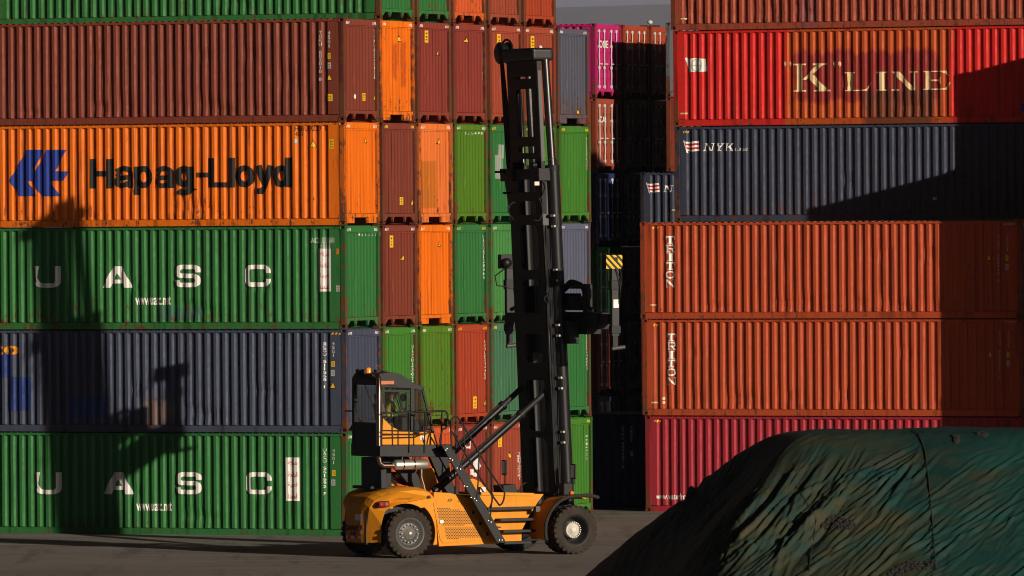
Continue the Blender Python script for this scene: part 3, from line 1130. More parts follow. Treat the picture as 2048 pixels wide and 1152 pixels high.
o = RIGHT['nyk']
striped_flag(o, [(1369, 283), (1396, 282), (1399, 302), (1375, 302)], [(1366.5, 281), (1369, 281), (1376, 306), (1373.5, 306)])
for ch, a, b in (('N', 1407, 1428), ('Y', 1431, 1448), ('K', 1450, 1469)):
    side_polys(o, 0, place(serif(ch), *sbox(o, a - 1, b - 2, 286.5, 302), shear=.2), 'white', 'lettering')
for i, ch in enumerate('LINE'):
    side_polys(o, 0, place(serif(ch), *sbox(o, 1470 + i * 6.3, 1475.4 + i * 6.3, 296, 301.5), shear=.15), 'white', 'lettering')
dashes(o, 0, 1366, 1378, 264)
label_box(o, 0, 1869, 397, 8, 6, 'grey', lines=0, name='paint_mark')
label_box(o, 0, 1350, 420, 12, 3, 'cream', lines=0, name='paint_mark')

# stack standing just outside the frame on the right: its shadow falls over the right stack
_sv = TOSUN.dot(YU) / -TOSUN.dot(YV)          # sideways run of a shadow per metre of depth
VB = VR - 2.7
VA = VR - .45
for r, (u, v, n) in enumerate(((UR + 9.5 + 2.7 * _sv, VB, 4), (UR + 9.1 + (PITCHV + .45) * _sv, VA, 5))):
    for t in range(n):
        c = ('brown', 'navy', 'green', 'rustred', 'orange')[(t + r * 2) % 5]
        container(yard(u + L, v, t * PITCHZ), HC, *mats(c, .3), f'{WORDS[c]} container outside the frame, {TIER[t]} tier, {ORD[r]} row, casting shade on the right stack', var=1, group='containers outside the frame')

# --- far stacks, standard height
PF = hit(1190, 48, Vector((0, 350 * FPX / 20000, 0)), Vector((0, 1, 0)))
q = PF - P0
UF, VF = q.dot(YU), q.dot(YV)
PZ = 2.612
FAR = {}
dn = {0: ('magenta', 'rustred', 'deepblue', 'brown', 'green', 'navy')}
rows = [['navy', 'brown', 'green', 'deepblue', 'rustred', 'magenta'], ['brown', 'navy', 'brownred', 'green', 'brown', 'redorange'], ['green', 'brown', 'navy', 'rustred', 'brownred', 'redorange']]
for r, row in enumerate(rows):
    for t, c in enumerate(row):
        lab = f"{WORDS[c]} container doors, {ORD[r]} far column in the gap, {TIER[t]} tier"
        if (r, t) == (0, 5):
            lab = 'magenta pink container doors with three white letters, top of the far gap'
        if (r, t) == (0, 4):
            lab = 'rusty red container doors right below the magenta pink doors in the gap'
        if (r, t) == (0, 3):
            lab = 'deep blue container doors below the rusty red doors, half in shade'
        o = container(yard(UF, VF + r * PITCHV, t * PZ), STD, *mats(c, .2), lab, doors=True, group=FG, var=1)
        FAR[r, t] = o
bpy.context.view_layer.update()


def door_text(o, s, box, m='white', name='lettering'):
    a = sbox(o, *box, on_end)
    vs, fs = fit(text_flat(s, .012), *a)
    mb = MB().add([(L / 2 - .038, x, z) for x, z in vs], fs)
    mb.build(name, M_[m], o)


door_text(FAR[0, 5], 'ONE', (1197.5, 1215, 81, 96))
door_text(FAR[0, 4], 'CAI', (1197.5, 1211, 233, 245))
door_text(FAR[1, 5], 'CAI', (1252, 1262, 88, 100))
FARR = {}
for t, c in enumerate(('darknavy', 'rustred', 'magenta', 'grey', 'darknavy', 'deepblue', 'grey')):
    if t == 3:
        c = 'brown'
    if t == 4:
        c = 'rustred'
    if t == 5:
        c = 'grey'
    if t == 6:
        break
    u, v = (UF + 1.45, VF + .5) if t < 4 else (UF + 2.45, VF + .5)
    if t == 3:
        c = 'darknavy'
    lab = {0: 'dark navy container at the foot of the far right column', 1: 'rusty red container sliver left of the crimson container', 2: 'magenta pink sliver left of the lower orange red container',
           3: 'dark navy far container with small striped flag, left of the large navy one', 4: 'rusty red far container sliver left of the bright red container', 5: 'light grey far container sliver left of the bright red container top'}[t]
    o = container(yard(u + L, v, t * PZ), STD, *mats(c, .25), lab, var=0, group=FG)
    FARR[t] = o
for r in (1, 2):
    for t in range(6):
        c = ('brown', 'navy', 'green')[(t + r) % 3]
        u, v = (UF + 1.45, VF + .5) if t < 4 else (UF + 2.45, VF + .5)
        container(yard(u + L, v + r * PITCHV, t * PZ), STD, *mats(c, .3), f'{WORDS[c]} container hidden in the {ORD[r]} row of the far right stack, {TIER[t]} tier', var=1, group='containers outside the frame')
# hidden row of the right stack that shades the foot of the far doors
vh = (UF + 1.45 + _sv * (VF + .5) - UR - L) / _sv - W
for t in range(6):
    c = ('navy', 'brown', 'green', 'rustred', 'slate', 'brown')[t]
    container(yard(UR + L, vh, t * PITCHZ), HC, *mats(c, .3), f'{WORDS[c]} container hidden behind the right stack, {TIER[t]} tier', var=1, group='containers outside the frame')
bpy.context.view_layer.update()
o = FARR[3]
striped_flag(o, [(1294, 367), (1317, 366), (1319, 384), (1300, 384)], [(1292, 365), (1294, 365), (1300.5, 387), (1298.5, 387)])
for ch, a, b in (('N', 1327, 1344), ('Y', 1347, 1361), ('K', 1363, 1379)):
    side_polys(o, 0, place(serif(ch), *sbox(o, a, b, 371, 384), shear=.2), 'white', 'lettering')
HAZE = 2.0e-5
# ------------------------------------------------------------------ ground, hills, floodlight mast
m, t, p = newmat('yard asphalt')
v = coords(t)
n1 = noise_tex(t, v, .12, 5, .6)
n2 = noise_tex(t, v, 1.3, 5, .65)
n3 = noise_tex(t, v, 38, 3, .6)
vs = coords(t, (3, 0, 0), (.12, 1.1, 1))
n4 = noise_tex(t, vs, 1, 4, .6)
c = mixc(t, ramp(t, n1, .35, .65), (.205, .190, .180), (.265, .248, .236))
c = mixc(t, ramp(t, n4, .5, .72, 0, .55), c, (.12, .104, .094))
c = mixc(t, ramp(t, n2, .55, .75, 0, .5), c, (.30, .22, .155))
c = mixc(t, ramp(t, n3, .35, .7, 0, .35), c, (.10, .09, .08))
c = mixc(t, ramp(t, n3, .70, .76, 0, .8), c, (.42, .39, .35))
t.links.new(c, p.inputs['Base Color'])
p.inputs['Roughness'].default_value = .85
p.inputs['Specular IOR Level'].default_value = .2
vm = coords(t, (7, 2, 0), (.9, .10, 1))
n5 = noise_tex(t, vm, 1, 5, .7)
c = mixc(t, ramp(t, n5, .53, .64, 0, .5), c, (.075, .064, .057))
vw = coords(t, (1, 5, 0), (.05, .5, 1))
n6 = noise_tex(t, vw, 1, 6, .65)
c = mixc(t, ramp(t, n6, .56, .64, 0, .4), c, (.34, .29, .25))
t.links.new(c, p.inputs['Base Color'])
b = t.nodes.new('ShaderNodeBump')
b.inputs['Strength'].default_value = .5
b.inputs['Distance'].default_value = .01
t.links.new(n3, b.inputs['Height'])
t.links.new(b.outputs[0], p.inputs['Normal'])
mb = MB()
gx = [-32000, -3000, -300, -60, 60, 300, 3000, 32000]
gy = [-200, 0, 120, 220, 320, 500, 2000, 32000]
mb.add([(x, y, 0) for y in gy for x in gx], [(j * 8 + i, j * 8 + i + 1, j * 8 + i + 9, j * 8 + i + 8) for j in range(7) for i in range(7)])
tag(mb.build('ground', m), kind='structure')

# hill ridge across the water side, far away
mb = MB()
hx_ = [-3600 + i * 60 for i in range(121)]
hy_ = [25000 + j * 150 for j in range(25)]
vs = []
for y in hy_:
    for x in hx_:
        k = (y - 25000) / 3600
        env = math.sin(min(1, k * 1.25) * math.pi / 2) if k < .8 else math.cos((k - .8) / .2 * math.pi / 2)
        ridge = 705 + 9 * x / 400 + 26 * noise.noise(Vector((x / 900, 1.7, 0))) + 12 * noise.noise(Vector((x / 330, 4.1, 0)))
        h = ridge * max(0, env) + 40 * env * noise.noise(Vector((x / 420, y / 500, 2)))
        vs.append((x, y, h - 12))
nx = len(hx_)
mb.add(vs, [(j * nx + i, j * nx + i + 1, (j + 1) * nx + i + 1, (j + 1) * nx + i) for j in range(len(hy_) - 1) for i in range(nx - 1)], True)
m, t, p = newmat('dry hillside')
v = coords(t)
c = mixc(t, ramp(t, noise_tex(t, v, .002, 5, .6), .4, .65), (.055, .042, .058), (.035, .032, .034))
t.links.new(c, p.inputs['Base Color'])
p.inputs['Roughness'].default_value = 1
tag(mb.build('hills', m), kind='structure')

PL = hit(1300, 60, Vector((0, 1500, 0)), Vector((0, 1, 0)))
zt = PL.z
fl = empty('floodlight_mast', (PL.x, 1500, 0), 0, 'tall floodlight mast with a ring of lamps above the far containers', 'light mast')
steel = plain('mast steel', (.30, .30, .29), .5, .4)
MB().tube([(0, 0, 0), (0, 0, zt + .6)], [.35, .16], 10).build('pole', steel, fl)
MB().lathe([(.55, -.08), (.8, -.08), (.8, .08), (.55, .08), (.55, -.08)], (0, 0, zt + .55), 'z', 24).build('lamp_ring', steel, fl)
MB().ball((0, 0, zt + 1.4), .5, 8, (1, 1, .8)).build('mast_head', plain('mast head', (.6, .56, .48), .5), fl)
for i in range(8):
    a = i * math.pi / 4 + .2
    cx, cy = math.cos(a) * 1.45, math.sin(a) * 1.45
    MB().box(cx - .42, cx + .42, cy - .3, cy + .3, zt + .25, zt + .85).build('floodlight', plain('lamp housing', (.03, .028, .026), .5), fl, .05, 1)

# the air: thin even haze round everything, the sky outside it
hz = MB().box(-9000, 9000, -60, 50000, -1, 1500).build('haze', None)
m = bpy.data.materials.new('haze')
m.use_nodes = True
t = m.node_tree
t.nodes.remove(t.nodes['Principled BSDF'])
pv = t.nodes.new('ShaderNodeVolumePrincipled')
pv.inputs['Color'].default_value = (.74, .79, 1.0, 1)
pv.inputs['Density'].default_value = HAZE
t.links.new(pv.outputs[0], t.nodes['Material Output'].inputs['Volume'])
hz.material_slots[0].link = 'OBJECT'
hz.material_slots[0].material = m
tag(hz, kind='stuff')
# ------------------------------------------------------------------ empty container handler (a tall mast lift truck)
HD = R(27)
FW = Vector((math.cos(HD), math.sin(HD), 0))
RT = Vector((math.sin(HD), -math.cos(HD), 0))
_c = ground_hit(815, 1116)
HO = _c - RT * 1.25
HO.z = 0


def h3(px, py, yl):
    """photo pixel -> (x, z) on the lengthwise plane of the truck at lateral offset yl (left positive)"""
    p = hit(px, py, HO - RT * yl, RT) - HO
    return p.dot(FW), p.z


def hx(px, py, yl):
    x, z = h3(px, py, yl)
    return (x, yl, z)


def poly(pts, yl):
    return [h3(a, b, yl) for a, b in pts]


Y_ = paint('machine yellow', (.66, .25, .010), .05, .05, .06)
BK = plain('satin black steel', (.010, .010, .011), .5, 0, .2, 3, .22)
BG = plain('gloss black steel', (.008, .008, .009), .42, 0, .1, 3, .25)
DG = plain('dark grey steel', (.016, .016, .017), .55, 0, .2, 3, .25)
GR = plain('mast grey', (.060, .059, .056), .5, 0, .2, 3, .4)  # grey of the sunlit mast faces, also on a label plate
RB = plain('tyre rubber', (.030, .027, .024), .85, 0, .3, 6, .2)
DUST = plain('dusty tyre wall', (.042, .034, .028), .9, 0, .3, 5, .1)
CH = plain('polished rod', (.16, .155, .15), .25, 1., .05)
EX = plain('heat tinted pipe', (.42, .28, .20), .25, 1., .15, 4)
MU = plain('muffler steel', (.70, .66, .58), .35, .85, .15, 5)
RIM = plain('rim grey', (.075, .074, .072), .5, .2, .2)
HUB = plain('hub cream', (.62, .58, .50), .5, .0, .2, 8)
SEATM = plain('seat fabric', (.16, .125, .10), .8)
WHT = plain('white decal', (.70, .68, .64), .5)
REDM = plain('red reflector', (.45, .012, .012), .3)

HAND = empty('container_handler', HO, HD, 'yellow lift truck with tall black mast and raised cab facing right', 'lift truck')


def part(name, mb, m, parent=None, bevel=0., seg=2):
    return mb.build(name, m, parent or HAND, bevel, seg)


# --- wheels
def wheel(x, y, side, dual=False):
    r = .645
    wd = .17
    mb = MB()
    prof = [(.36, -wd * .8), (.42, -wd), (.55, -wd * 1.06), (.605, -wd * .9), (.625, -wd * .55), (.625, wd * .55), (.605, wd * .9), (.55, wd * 1.06), (.42, wd), (.36, wd * .8)]
    mb.lathe(prof, (0, 0, 0), 'y', 48)
    for k in range(26):             # chunky lugs, staggered left and right
        for s in (-1, 1):
            a = 2 * math.pi * (k + (.5 if s > 0 else 0)) / 26
            cs, sn = math.cos(a), math.sin(a)
            b = a + .09
            vs = []
            for rr_, yy, aa, hw in ((.60, s * wd * .98, a, .05), (.60, s * wd * .02, b, .045), (r, s * wd * .92, a, .042), (r, s * wd * .02, b, .036)):
                for g in (-1, 1):
                    q = aa + g * hw / .64
                    vs.append((rr_ * math.cos(q), yy, rr_ * math.sin(q)))
            mb.add(vs, [(0, 1, 5, 4), (2, 6, 7, 3), (4, 5, 7, 6), (0, 4, 6, 2), (1, 3, 7, 5)])
            # lug shoulder down the side wall
            vs = []
            for rr_, yy in ((.50, 1.08), (.60, 1.0), (r, .92)):
                for g in (-1, 1):
                    q = a + g * .036 / .6
                    vs.append((rr_ * math.cos(q), s * wd * yy, rr_ * math.sin(q)))
            mb.add(vs, [(0, 1, 3, 2), (2, 3, 5, 4)])
    t = part('wheel', mb, DUST if side < 0 else RB)
    t.location = (x, y, r)
    e = side * wd
    rim = MB()
    if dual:
        rim.lathe([(.42, e), (.40, e * .98), (.37, e * .9), (.35, e * .6), (.34, -e * .9), (.20, -e * 1.0), (.0, -e * 1.0)], (0, 0, 0), 'y', 40)
    else:
        rim.lathe([(.43, e * .98), (.40, e * 1.0), (.37, e * .86), (.33, e * .70), (.30, e * .5), (.27, e * .45), (.18, e * .8), (.0, e * .82)], (0, 0, 0), 'y', 40)
    rm = rim.build('rim', RIM if not dual else DG, t)
    hb = MB()
    if dual:
        hb.lathe([(.21, -e * .95), (.21, -e * .2), (.19, e * .0), (.10, e * .02), (.09, e * .25), (.0, e * .28)], (0, 0, 0), 'y', 30)
        for k in range(22):
            a = 2 * math.pi * k / 22
            hb.box(.205 * math.cos(a) - .016, .205 * math.cos(a) + .016, min(0, e * .15) - .02, max(0, e * .15) + .0, .205 * math.sin(a) - .016, .205 * math.sin(a) + .016)
        hb.build('hub', HUB, t)
    else:
        hb.lathe([(.15, e * .8), (.14, e * 1.0), (.09, e * 1.02), (.08, e * 1.25), (.0, e * 1.28)], (0, 0, 0), 'y', 30)
        for k in range(14):
            a = 2 * math.pi * k / 14
            hb.lathe([(.018, e * .78), (.018, e * .98), (0, e * .98)], (.235 * math.cos(a), 0, .235 * math.sin(a)), 'y', 8)
        hb.build('hub', MU, t)
    return t


REARY, FX, FY = 1.25, 4.62, 1.78
wheel(0, -REARY, -1)
wheel(0, REARY, 1)
wheel(FX, -FY, -1, True)
wheel(FX, -FY + .42, -1, True)
wheel(FX, FY, 1, True)
wheel(FX, FY - .42, 1, True)
part('axle', MB().tube([(0, -1.2, .645), (0, 1.2, .645)], .13, 12).tube([(FX, -1.6, .645), (FX, 1.6, .645)], .2, 12).box(-.2, .2, -.5, .5, .45, .9), BK)

# --- rear body with rounded counterweight end and wheel arch
NS = -1.14


def ylim(x):
    if x >= -.42:
        return 1.0
    k = min(1, (-.42 - x) / .55)
    return 1.0 - .46 * (1 - math.sqrt(max(0, 1 - k * k)))


arch = [(.87 * math.cos(R(a)), .645 + .87 * math.sin(R(a))) for a in range(-22, 133, 8)]
prof = [(-.97, .40), (-.975, .8), (-.97, 1.22), (-.95, 1.42), (-.88, 1.60), (-.72, 1.70), (-.42, 1.78), (-.1, 1.84), (.25, 1.86), (.55, 1.83), (.74, 1.77), (.83, 1.66), (.90, 1.2), (.93, .33)]
prof = prof + [(.82, .32)] + arch + [(-.66, 1.22), (-.74, .9), (-.76, .40)]
bm_ = MB()
NSL = 15
n = len(prof)
rings = []
for j in range(NSL):
    k = -1 + 2 * j / (NSL - 1)
    ring = []
    for x, z in prof:
        top = z > 1.35
        yy = k * 1.14 * ylim(x)
        zz = z - (.09 * max(0, abs(k) - .78) / .22 if top else 0)
        xx = x
        if x < -.42:
            xx = x + (.30 * max(0, abs(k) - .45) ** 2)
        ring.append((xx, yy, zz))
    rings.append(ring)
vs = [v for q in rings for v in q]
fs = [(j * n + i, j * n + (i + 1) % n, (j + 1) * n + (i + 1) % n, (j + 1) * n + i) for j in range(NSL - 1) for i in range(n)]
bm_.add(vs, fs)
bm_.add(rings[0], [tuple(range(n))])
bm_.add(rings[-1], [tuple(range(n - 1, -1, -1))])
part('rear_body', bm_, Y_, None, .014, 2)
part('arch_liner', MB().box(-.5, .75, -.7, -.6, .5, 1.40).box(-.5, .75, .6, .7, .5, 1.40).box(-.9, .9, -.62, .62, .36, 1.2), BK)
# dark hood seam and hollow on the rear deck
part('deck_plate', MB().box(-.72, .0, -.55, .55, 1.80, 1.88), BK, None, .02)
# lettering, labels and lights of the rear face
def rear_plate(y0, y1, z0, z1, m, name, out=.012):
    mb = MB()
    nn = 4
    vs = []
    for i in range(nn + 1):
        y = y0 + (y1 - y0) * i / nn
        k = abs(y / (1.14 * ylim(-.97)))
        x = -.975 + .30 * max(0, k - .45) ** 2 - out
        vs += [(x, y, z0), (x, y, z1)]
    mb.add(vs, [(2 * i, 2 * i + 1, 2 * i + 3, 2 * i + 2) for i in range(nn)])
    return part(name, mb, m)


rear_plate(-.16, -.42, .98, 1.14, WHT, 'warning_decal')
rear_plate(-.42, -.50, .62, 1.16, WHT, 'reflective_tape')
rear_plate(-.42, -.50, .74, .86, REDM, 'reflective_tape', .016)
rear_plate(.45, -.45, .50, .57, WHT, 'reflective_tape')
rear_plate(-.12, -.30, .50, .57, REDM, 'reflective_tape', .016)
rear_plate(.30, .12, .50, .57, REDM, 'reflective_tape', .016)
vs, fs = text_flat('SANY', .03)
part('lettering', MB().add([(-.992, .40 - x * .78, .70 + z * .15) for x, z in vs], fs), M_['black'])
vs, fs = text_flat('H9', .03)
part('lettering', MB().add([(-.992, .10 - x * .30, .53 + .04 + z * .11) for x, z in vs], fs), M_['black'])
# tail lamps on the near and far rear corners
for s in (-1, 1):
    yy = s * 1.0
    fr = part('tail_lamp', MB().box(-.74, -.42, min(yy, yy + s * .07), max(yy, yy + s * .07), 1.33, 1.5), BK, None, .04, 3)
    for k, m_ in ((-.66, REDM), (-.51, plain('amber lens', (.40, .06, .02), .3))):
        MB().lathe([(.062, 0), (.055, s * .02), (0, s * .025)], (k, yy + s * .07, 1.415), 'y', 18).build('lamp_lens', m_, fr)

# --- engine side panels with perforated grille
sp_ = [(868, 984), (900, 986), (955, 1000), (972, 1028), (1003, 1082), (996, 1087), (878, 1093), (873, 1045), (866, 1012)]
pn = poly(sp_, NS)
part('engine_panel', MB().prism(pn, NS, NS + .12), Y_, None, .012)
part('engine_panel', MB().prism(pn, 1.02, 1.14), Y_, None, .012)
part('engine_block', MB().box(.9, 2.3, -1.0, 1.0, .42, 1.55), BK)
gp = [(866.5, 1006), (935, 1012), (983, 1074), (978, 1078), (886, 1087), (880, 1078)]
part('panel_door', MB().prism(poly(gp, NS - .012), NS - .016, NS + .004), Y_, None, .006)
holes = {0: MB(), 1: MB()}
ga, gb = [(873, 1016), (893, 1016), (910, 1018), (937, 1023), (952, 1049), (888, 1052), (877, 1036)], [(888, 1055), (953, 1053), (967, 1075), (893, 1078)]


def inside(p, pg):
    r_ = False
    for i in range(len(pg)):
        (x1, y1), (x2, y2) = pg[i], pg[i - 1]
        if (y1 > p[1]) != (y2 > p[1]) and p[0] < (x2 - x1) * (p[1] - y1) / (y2 - y1) + x1:
            r_ = not r_
    return r_


py = 1014
row_ = 0
while py < 1080:
    px = 870 + (row_ % 2) * 1.7
    while px < 972:
        g_ = 0 if inside((px, py), ga) else (1 if inside((px, py), gb) else None)
        if g_ is not None:
            x, z = h3(px, py, NS - .018)
            holes[g_].add([(x + .0165 * math.cos(k * math.pi / 3), NS - .0185, z + .0165 * math.sin(k * math.pi / 3)) for k in range(6)], [tuple(range(6))])
        px += 3.4
    py += 3.0
    row_ += 1
part('grille', holes[0], BK)
part('grille', holes[1], BK)
for px, py in ((947, 1025), (961, 1047), (975, 1068)):
    x, z = h3(px, py, NS - .03)
    part('hinge', MB().box(x - .03, x + .03, NS - .035, NS - .01, z - .045, z + .045), BK, None, .008)
x, z = h3(882, 1043.5, NS)
part('latch', MB().box(x - .06, x + .06, NS - .05, NS - .015, z - .05, z + .05), MU, None, .015)
x, z = h3(857, 994, NS)
part('tank_cap', MB().box(x - .03, x + .05, NS - .03, NS, z - .04, z + .04), BK, None, .01)
for i in range(3):
    a, b = h3(894.5 + i * 3, 1003.5, NS), h3(897.5 + i * 3, 997.5, NS)
    part('stripe_mark', MB().add([(a[0], NS - .005, a[1]), (a[0] + .022, NS - .005, a[1]), (b[0] + .022, NS - .005, b[1]), (b[0], NS - .005, b[1])], [(0, 1, 2, 3)]), BK)
vs, fs = text_flat('DRIVEN BY NATURE', .01)
a, b = h3(795, 998.5, NS), h3(825, 995.3, NS)
part('lettering', MB().add([(a[0] + x * (b[0] - a[0]), NS - .006, a[1] + z * (b[1] - a[1])) for x, z in vs], fs), M_['black'])

# --- front chassis, deck, steps and wheel guards
fc = [(935, 990), (1088, 988), (1076, 1004), (1060, 1030), (1044, 1060), (1043, 1087), (1000, 1088), (975, 1035)]
part('chassis', MB().prism(poly(fc, -1.12), -1.12, 1.12), Y_, None, .012)
part('deck_rail', MB().prism(poly([(962, 984), (1068, 986), (1068, 992), (962, 990.5)], -1.16), -1.16, -1.0), Y_, None, .006)
part('deck', MB().prism(poly([(958, 986.5), (1090, 989), (1090, 992), (958, 990)], -1.10), -1.0, 1.1), DG, None, .006)
for x0, x1, y in ((972, 1066, 1018), (997, 1063, 1040), (1003, 1067, 1063), (1005, 1078, 1086)):
    a, b = h3(x0, y, -1.3), h3(x1, y, -1.3)
    part('step', MB().box(a[0], b[0], -1.42, -1.1, a[1] - .035, a[1] + .035), DG, None, .01)
for s in (-1, 1):
    ar = [(.86 * math.cos(R(a)), .86 * math.sin(R(a))) for a in range(196, 66, -8)]
    out = [(x * 1.035, z * 1.035) for x, z in ar]
    pg = [(FX + x, .645 + z) for x, z in ar] + [(FX + x, .645 + z) for x, z in out[::-1]]
    y0, y1 = sorted((s * 1.0, s * 1.93))
    g = part('wheel_guard', MB().prism(pg, y0, y1), Y_, None, .008)
    lip = [(.90 * math.cos(R(a)), .90 * math.sin(R(a))) for a in range(196, 76, -6)]
    pts = [(FX + x, s * 1.94, .645 + z) for x, z in lip]
    x, _, z = pts[-1]
    pts += [(x + .2, s * 1.94, z + .02), (x + .42, s * 1.94, z - .01), (x + .56, s * 1.94, z - .05)]
    MB().tube(pts, .05, 8).build('guard_lip', RB, g)
x, z = h3(1079, 1018, -1.5)
part('label_plate', MB().box(x - .1, x + .02, -1.5, -1.35, z - .07, z + .07), GR)
part('hump', MB().prism(poly([(936, 955), (946, 958), (958, 964), (975, 985), (975, 992), (936, 992)], .6), .5, .8), Y_, None, .01)
x, z = h3(965, 983, -.9)
part('control_box', MB().box(x - .08, x + .09, -.92, -.8, z - .09, z + .12), WHT, None, .01)
part('toolbox', MB().prism(poly([(1003, 971), (1028, 968), (1033, 987), (1005, 987)], .2), .1, .7), BK, None, .01)

# --- cab base, platform and frame under the cab
part('platform', MB().prism(poly([(760, 892), (905, 889), (908, 912), (893, 914), (760, 913)], -1.2), -1.2, -.82), DG, None, .01)
part('cab_base', MB().prism(poly([(758, 889), (850, 889), (850, 914), (758, 914)], -.82), -.80, .86), BK, None, .01)
part('radiator', MB().box(-.46, -.08, -.52, .55, 1.84, 2.62), BK, None, .03)
part('filter_box', MB().prism(poly([(762, 940), (773, 938), (774, 976), (763, 977)], -.85), -.85, -.7), DG, None, .01)
cf = [(770, 914), (815, 914), (850, 980), (826, 980)]
part('cab_support', MB().prism(poly(cf, -.4), -.45, -.3), BK, None, .01)
part('cab_support', MB().prism(poly(cf, .4), .3, .45), BK, None, .01)
part('cab_support', MB().prism(poly([(858, 914), (896, 914), (900, 960), (925, 1000), (895, 1000)], -.1), -.16, .0), BK, None, .01)
part('frame_plate', MB().prism(poly([(836, 938), (866, 936), (873, 968), (856, 985), (836, 985)], -.2), -.24, -.14), Y_, None, .01)
part('frame_plate', MB().prism(poly([(775, 950), (788, 954), (796, 980), (778, 980)], .1), .05, .15), Y_, None, .01)

# --- stair stringers, bolts, hand rails
for yl in (-1.34, -1.62):
    part('stair_stringer', MB().prism(poly([(884, 892), (898, 888), (907, 900), (1011, 1082), (1008, 1086), (994, 1085)], yl), yl, yl + .04), BK, None, .008)
bo = MB()
for px, py in ((891.5, 900), (894, 897), (900, 917), (905, 920), (914, 936), (921, 938), (942, 995), (949, 997), (953, 1001), (977, 1041), (982, 1044), (998.5, 1080), (1004, 1080), (929, 972), (934, 973)):
    x, z = h3(px, py, -1.64)
    bo.lathe([(.014, -.025), (.014, 0)], (x, -1.625, z), 'y', 8).add([(x + .014 * math.cos(k * math.pi / 4), -1.65, z + .014 * math.sin(k * math.pi / 4)) for k in range(8)], [tuple(range(8))])
part('bolt', bo, MU)['kind'] = 'stuff'
for k in range(5):
    f = (k + .6) / 5.3
    a, b = h3(893 + 105 * f, 905 + 172 * f, -1.5), None
    part('tread', MB().box(a[0] - .02, a[0] + .22, -1.6, -1.36, a[1] - .02, a[1] + .01), DG)


def rail(pts, yl, r=.022, parent=None):
    part('handrail', MB().tube([hx(a, b, yl) for a, b in pts], r, 7), BK)


def curve(pts, n=6):
    """smooth a pixel polyline (Catmull-Rom)"""
    P = [pts[0]] + list(pts) + [pts[-1]]
    out = []
    for i in range(1, len(P) - 2):
        for k in range(n):
            t_ = k / n
            q = []
            for d in (0, 1):
                a, b, c_, e = P[i - 1][d], P[i][d], P[i + 1][d], P[i + 2][d]
                q.append(.5 * (2 * b + (c_ - a) * t_ + (2 * a - 5 * b + 4 * c_ - e) * t_ * t_ + (3 * b - a - 3 * c_ + e) * t_ ** 3))
            out.append(tuple(q))
    out.append(pts[-1])
    return out


rail(curve([(763, 892), (763, 832), (768, 826), (790, 825)]) + curve([(790, 825), (850, 823.5), (885, 822), (894, 826), (895, 840), (893, 855), (885, 858)]), -1.22, .026)
rail([(762, 861), (858, 863), (861, 859), (850, 859)], -1.22, .02)
rail([(762, 870), (850, 868), (862, 863)], -1.22, .02)
for a, b in (((818, 822), (818, 905)), ((850, 823), (849, 905)), ((784, 847), (785, 892)), ((884, 823), (881, 905)), ((853, 826), (853, 858))):
    rail([a, b], -1.22, .02)
rail(curve([(903, 905), (902, 848), (904, 838), (911, 834), (918, 838), (935, 865), (975, 935), (1004, 978), (1009, 987), (1006, 1003), (1000, 1010), (994, 1004), (960, 955), (903, 862)]), -1.6, .024)
rail([(928, 855), (930, 903), (918, 938)], -1.62, .02)
rail([(958, 905), (957, 955), (953, 1001)], -1.62, .02)
rail([(983, 945), (984, 1000), (980, 1041)], -1.62, .02)
rail([(901, 862), (914, 872), (912, 895), (908, 905)], -1.35, .02)
rail(curve([(885, 858), (880, 885), (893, 905), (910, 940)]), -1.3, .02)
rail([(868, 868), (878, 900)], -1.25, .02)

# --- cab
CY = -.78
cab = part('cab', MB().prism(poly([(766, 836), (772, 842), (783, 853), (800, 861), (825, 864.5), (866, 864), (871, 890), (764, 890)], CY), CY, CY + .05).prism(poly([(766, 836), (772, 842), (783, 853), (800, 861), (825, 864.5), (866, 864), (871, 890), (764, 890)], CY), -CY - .05, -CY), Y_, None, .012)


def cabpart(name, mb, m, bevel=0., seg=2):
    return mb.build(name, m, cab, bevel, seg)


rb = h3(759, 890, CY)
rt = h3(759, 760, CY)
ft = h3(846, 777, CY)
fm = h3(867, 866, CY)
fb = h3(871, 890, CY)
fr_ = MB()


def bar(a, b, y, w=.055, d=.06):
    """square bar in the cab side plane from a to b"""
    A, B = Vector((a[0], a[1])), Vector((b[0], b[1]))
    t_ = (B - A).normalized()
    n_ = Vector((-t_.y, t_.x)) * w / 2
    fr_.prism([tuple(A + n_), tuple(B + n_), tuple(B - n_), tuple(A - n_)], y - d / 2, y + d / 2)


pb = h3(826, 864, CY)
pt = h3(825, 777, CY)
for y in (CY + .03, -CY - .03):
    bar(rb, rt, y, .09)
    bar((rt[0] - .04, rt[1]), (ft[0] + .03, ft[1]), y, .11)
    bar(ft, fm, y, .06)
    bar(pb, pt, y, .10)
for y in (CY + .025,):
    d0, d1, d2, d3 = h3(763, 781, CY), h3(814, 783, CY), h3(814, 825, CY), h3(763, 826, CY)
    for a, b in ((d0, d1), (d1, d2), (d2, d3), (d3, d0)):
        bar(a, b, y - .02, .045, .05)
    bar(h3(763, 772, CY), h3(818, 774, CY), y, .05)
fr_.box(rt[0] - .05, rt[0] + .05, CY + .06, -CY - .06, rt[1] - .14, rt[1] + .03)
fr_.box(rt[0] - .05, rt[0] + .05, CY + .06, CY + .13, rb[1], rt[1] - .14)
fr_.box(rt[0] - .05, rt[0] + .05, -CY - .13, -CY - .06, rb[1], rt[1] - .14)
fr_.box(ft[0] - .05, ft[0] + .05, CY + .06, -CY - .06, ft[1] - .05, ft[1] + .04)
fr_.box(fm[0] - .04, fm[0] + .04, CY + .06, -CY - .06, fm[1] - .06, fm[1])
cabpart('cab_frame', fr_, DG)
cabpart('rear_panel', MB().box(rt[0] - .045, rt[0] + .045, CY + .13, -CY - .13, rb[1], rb[1] + .58), BK)
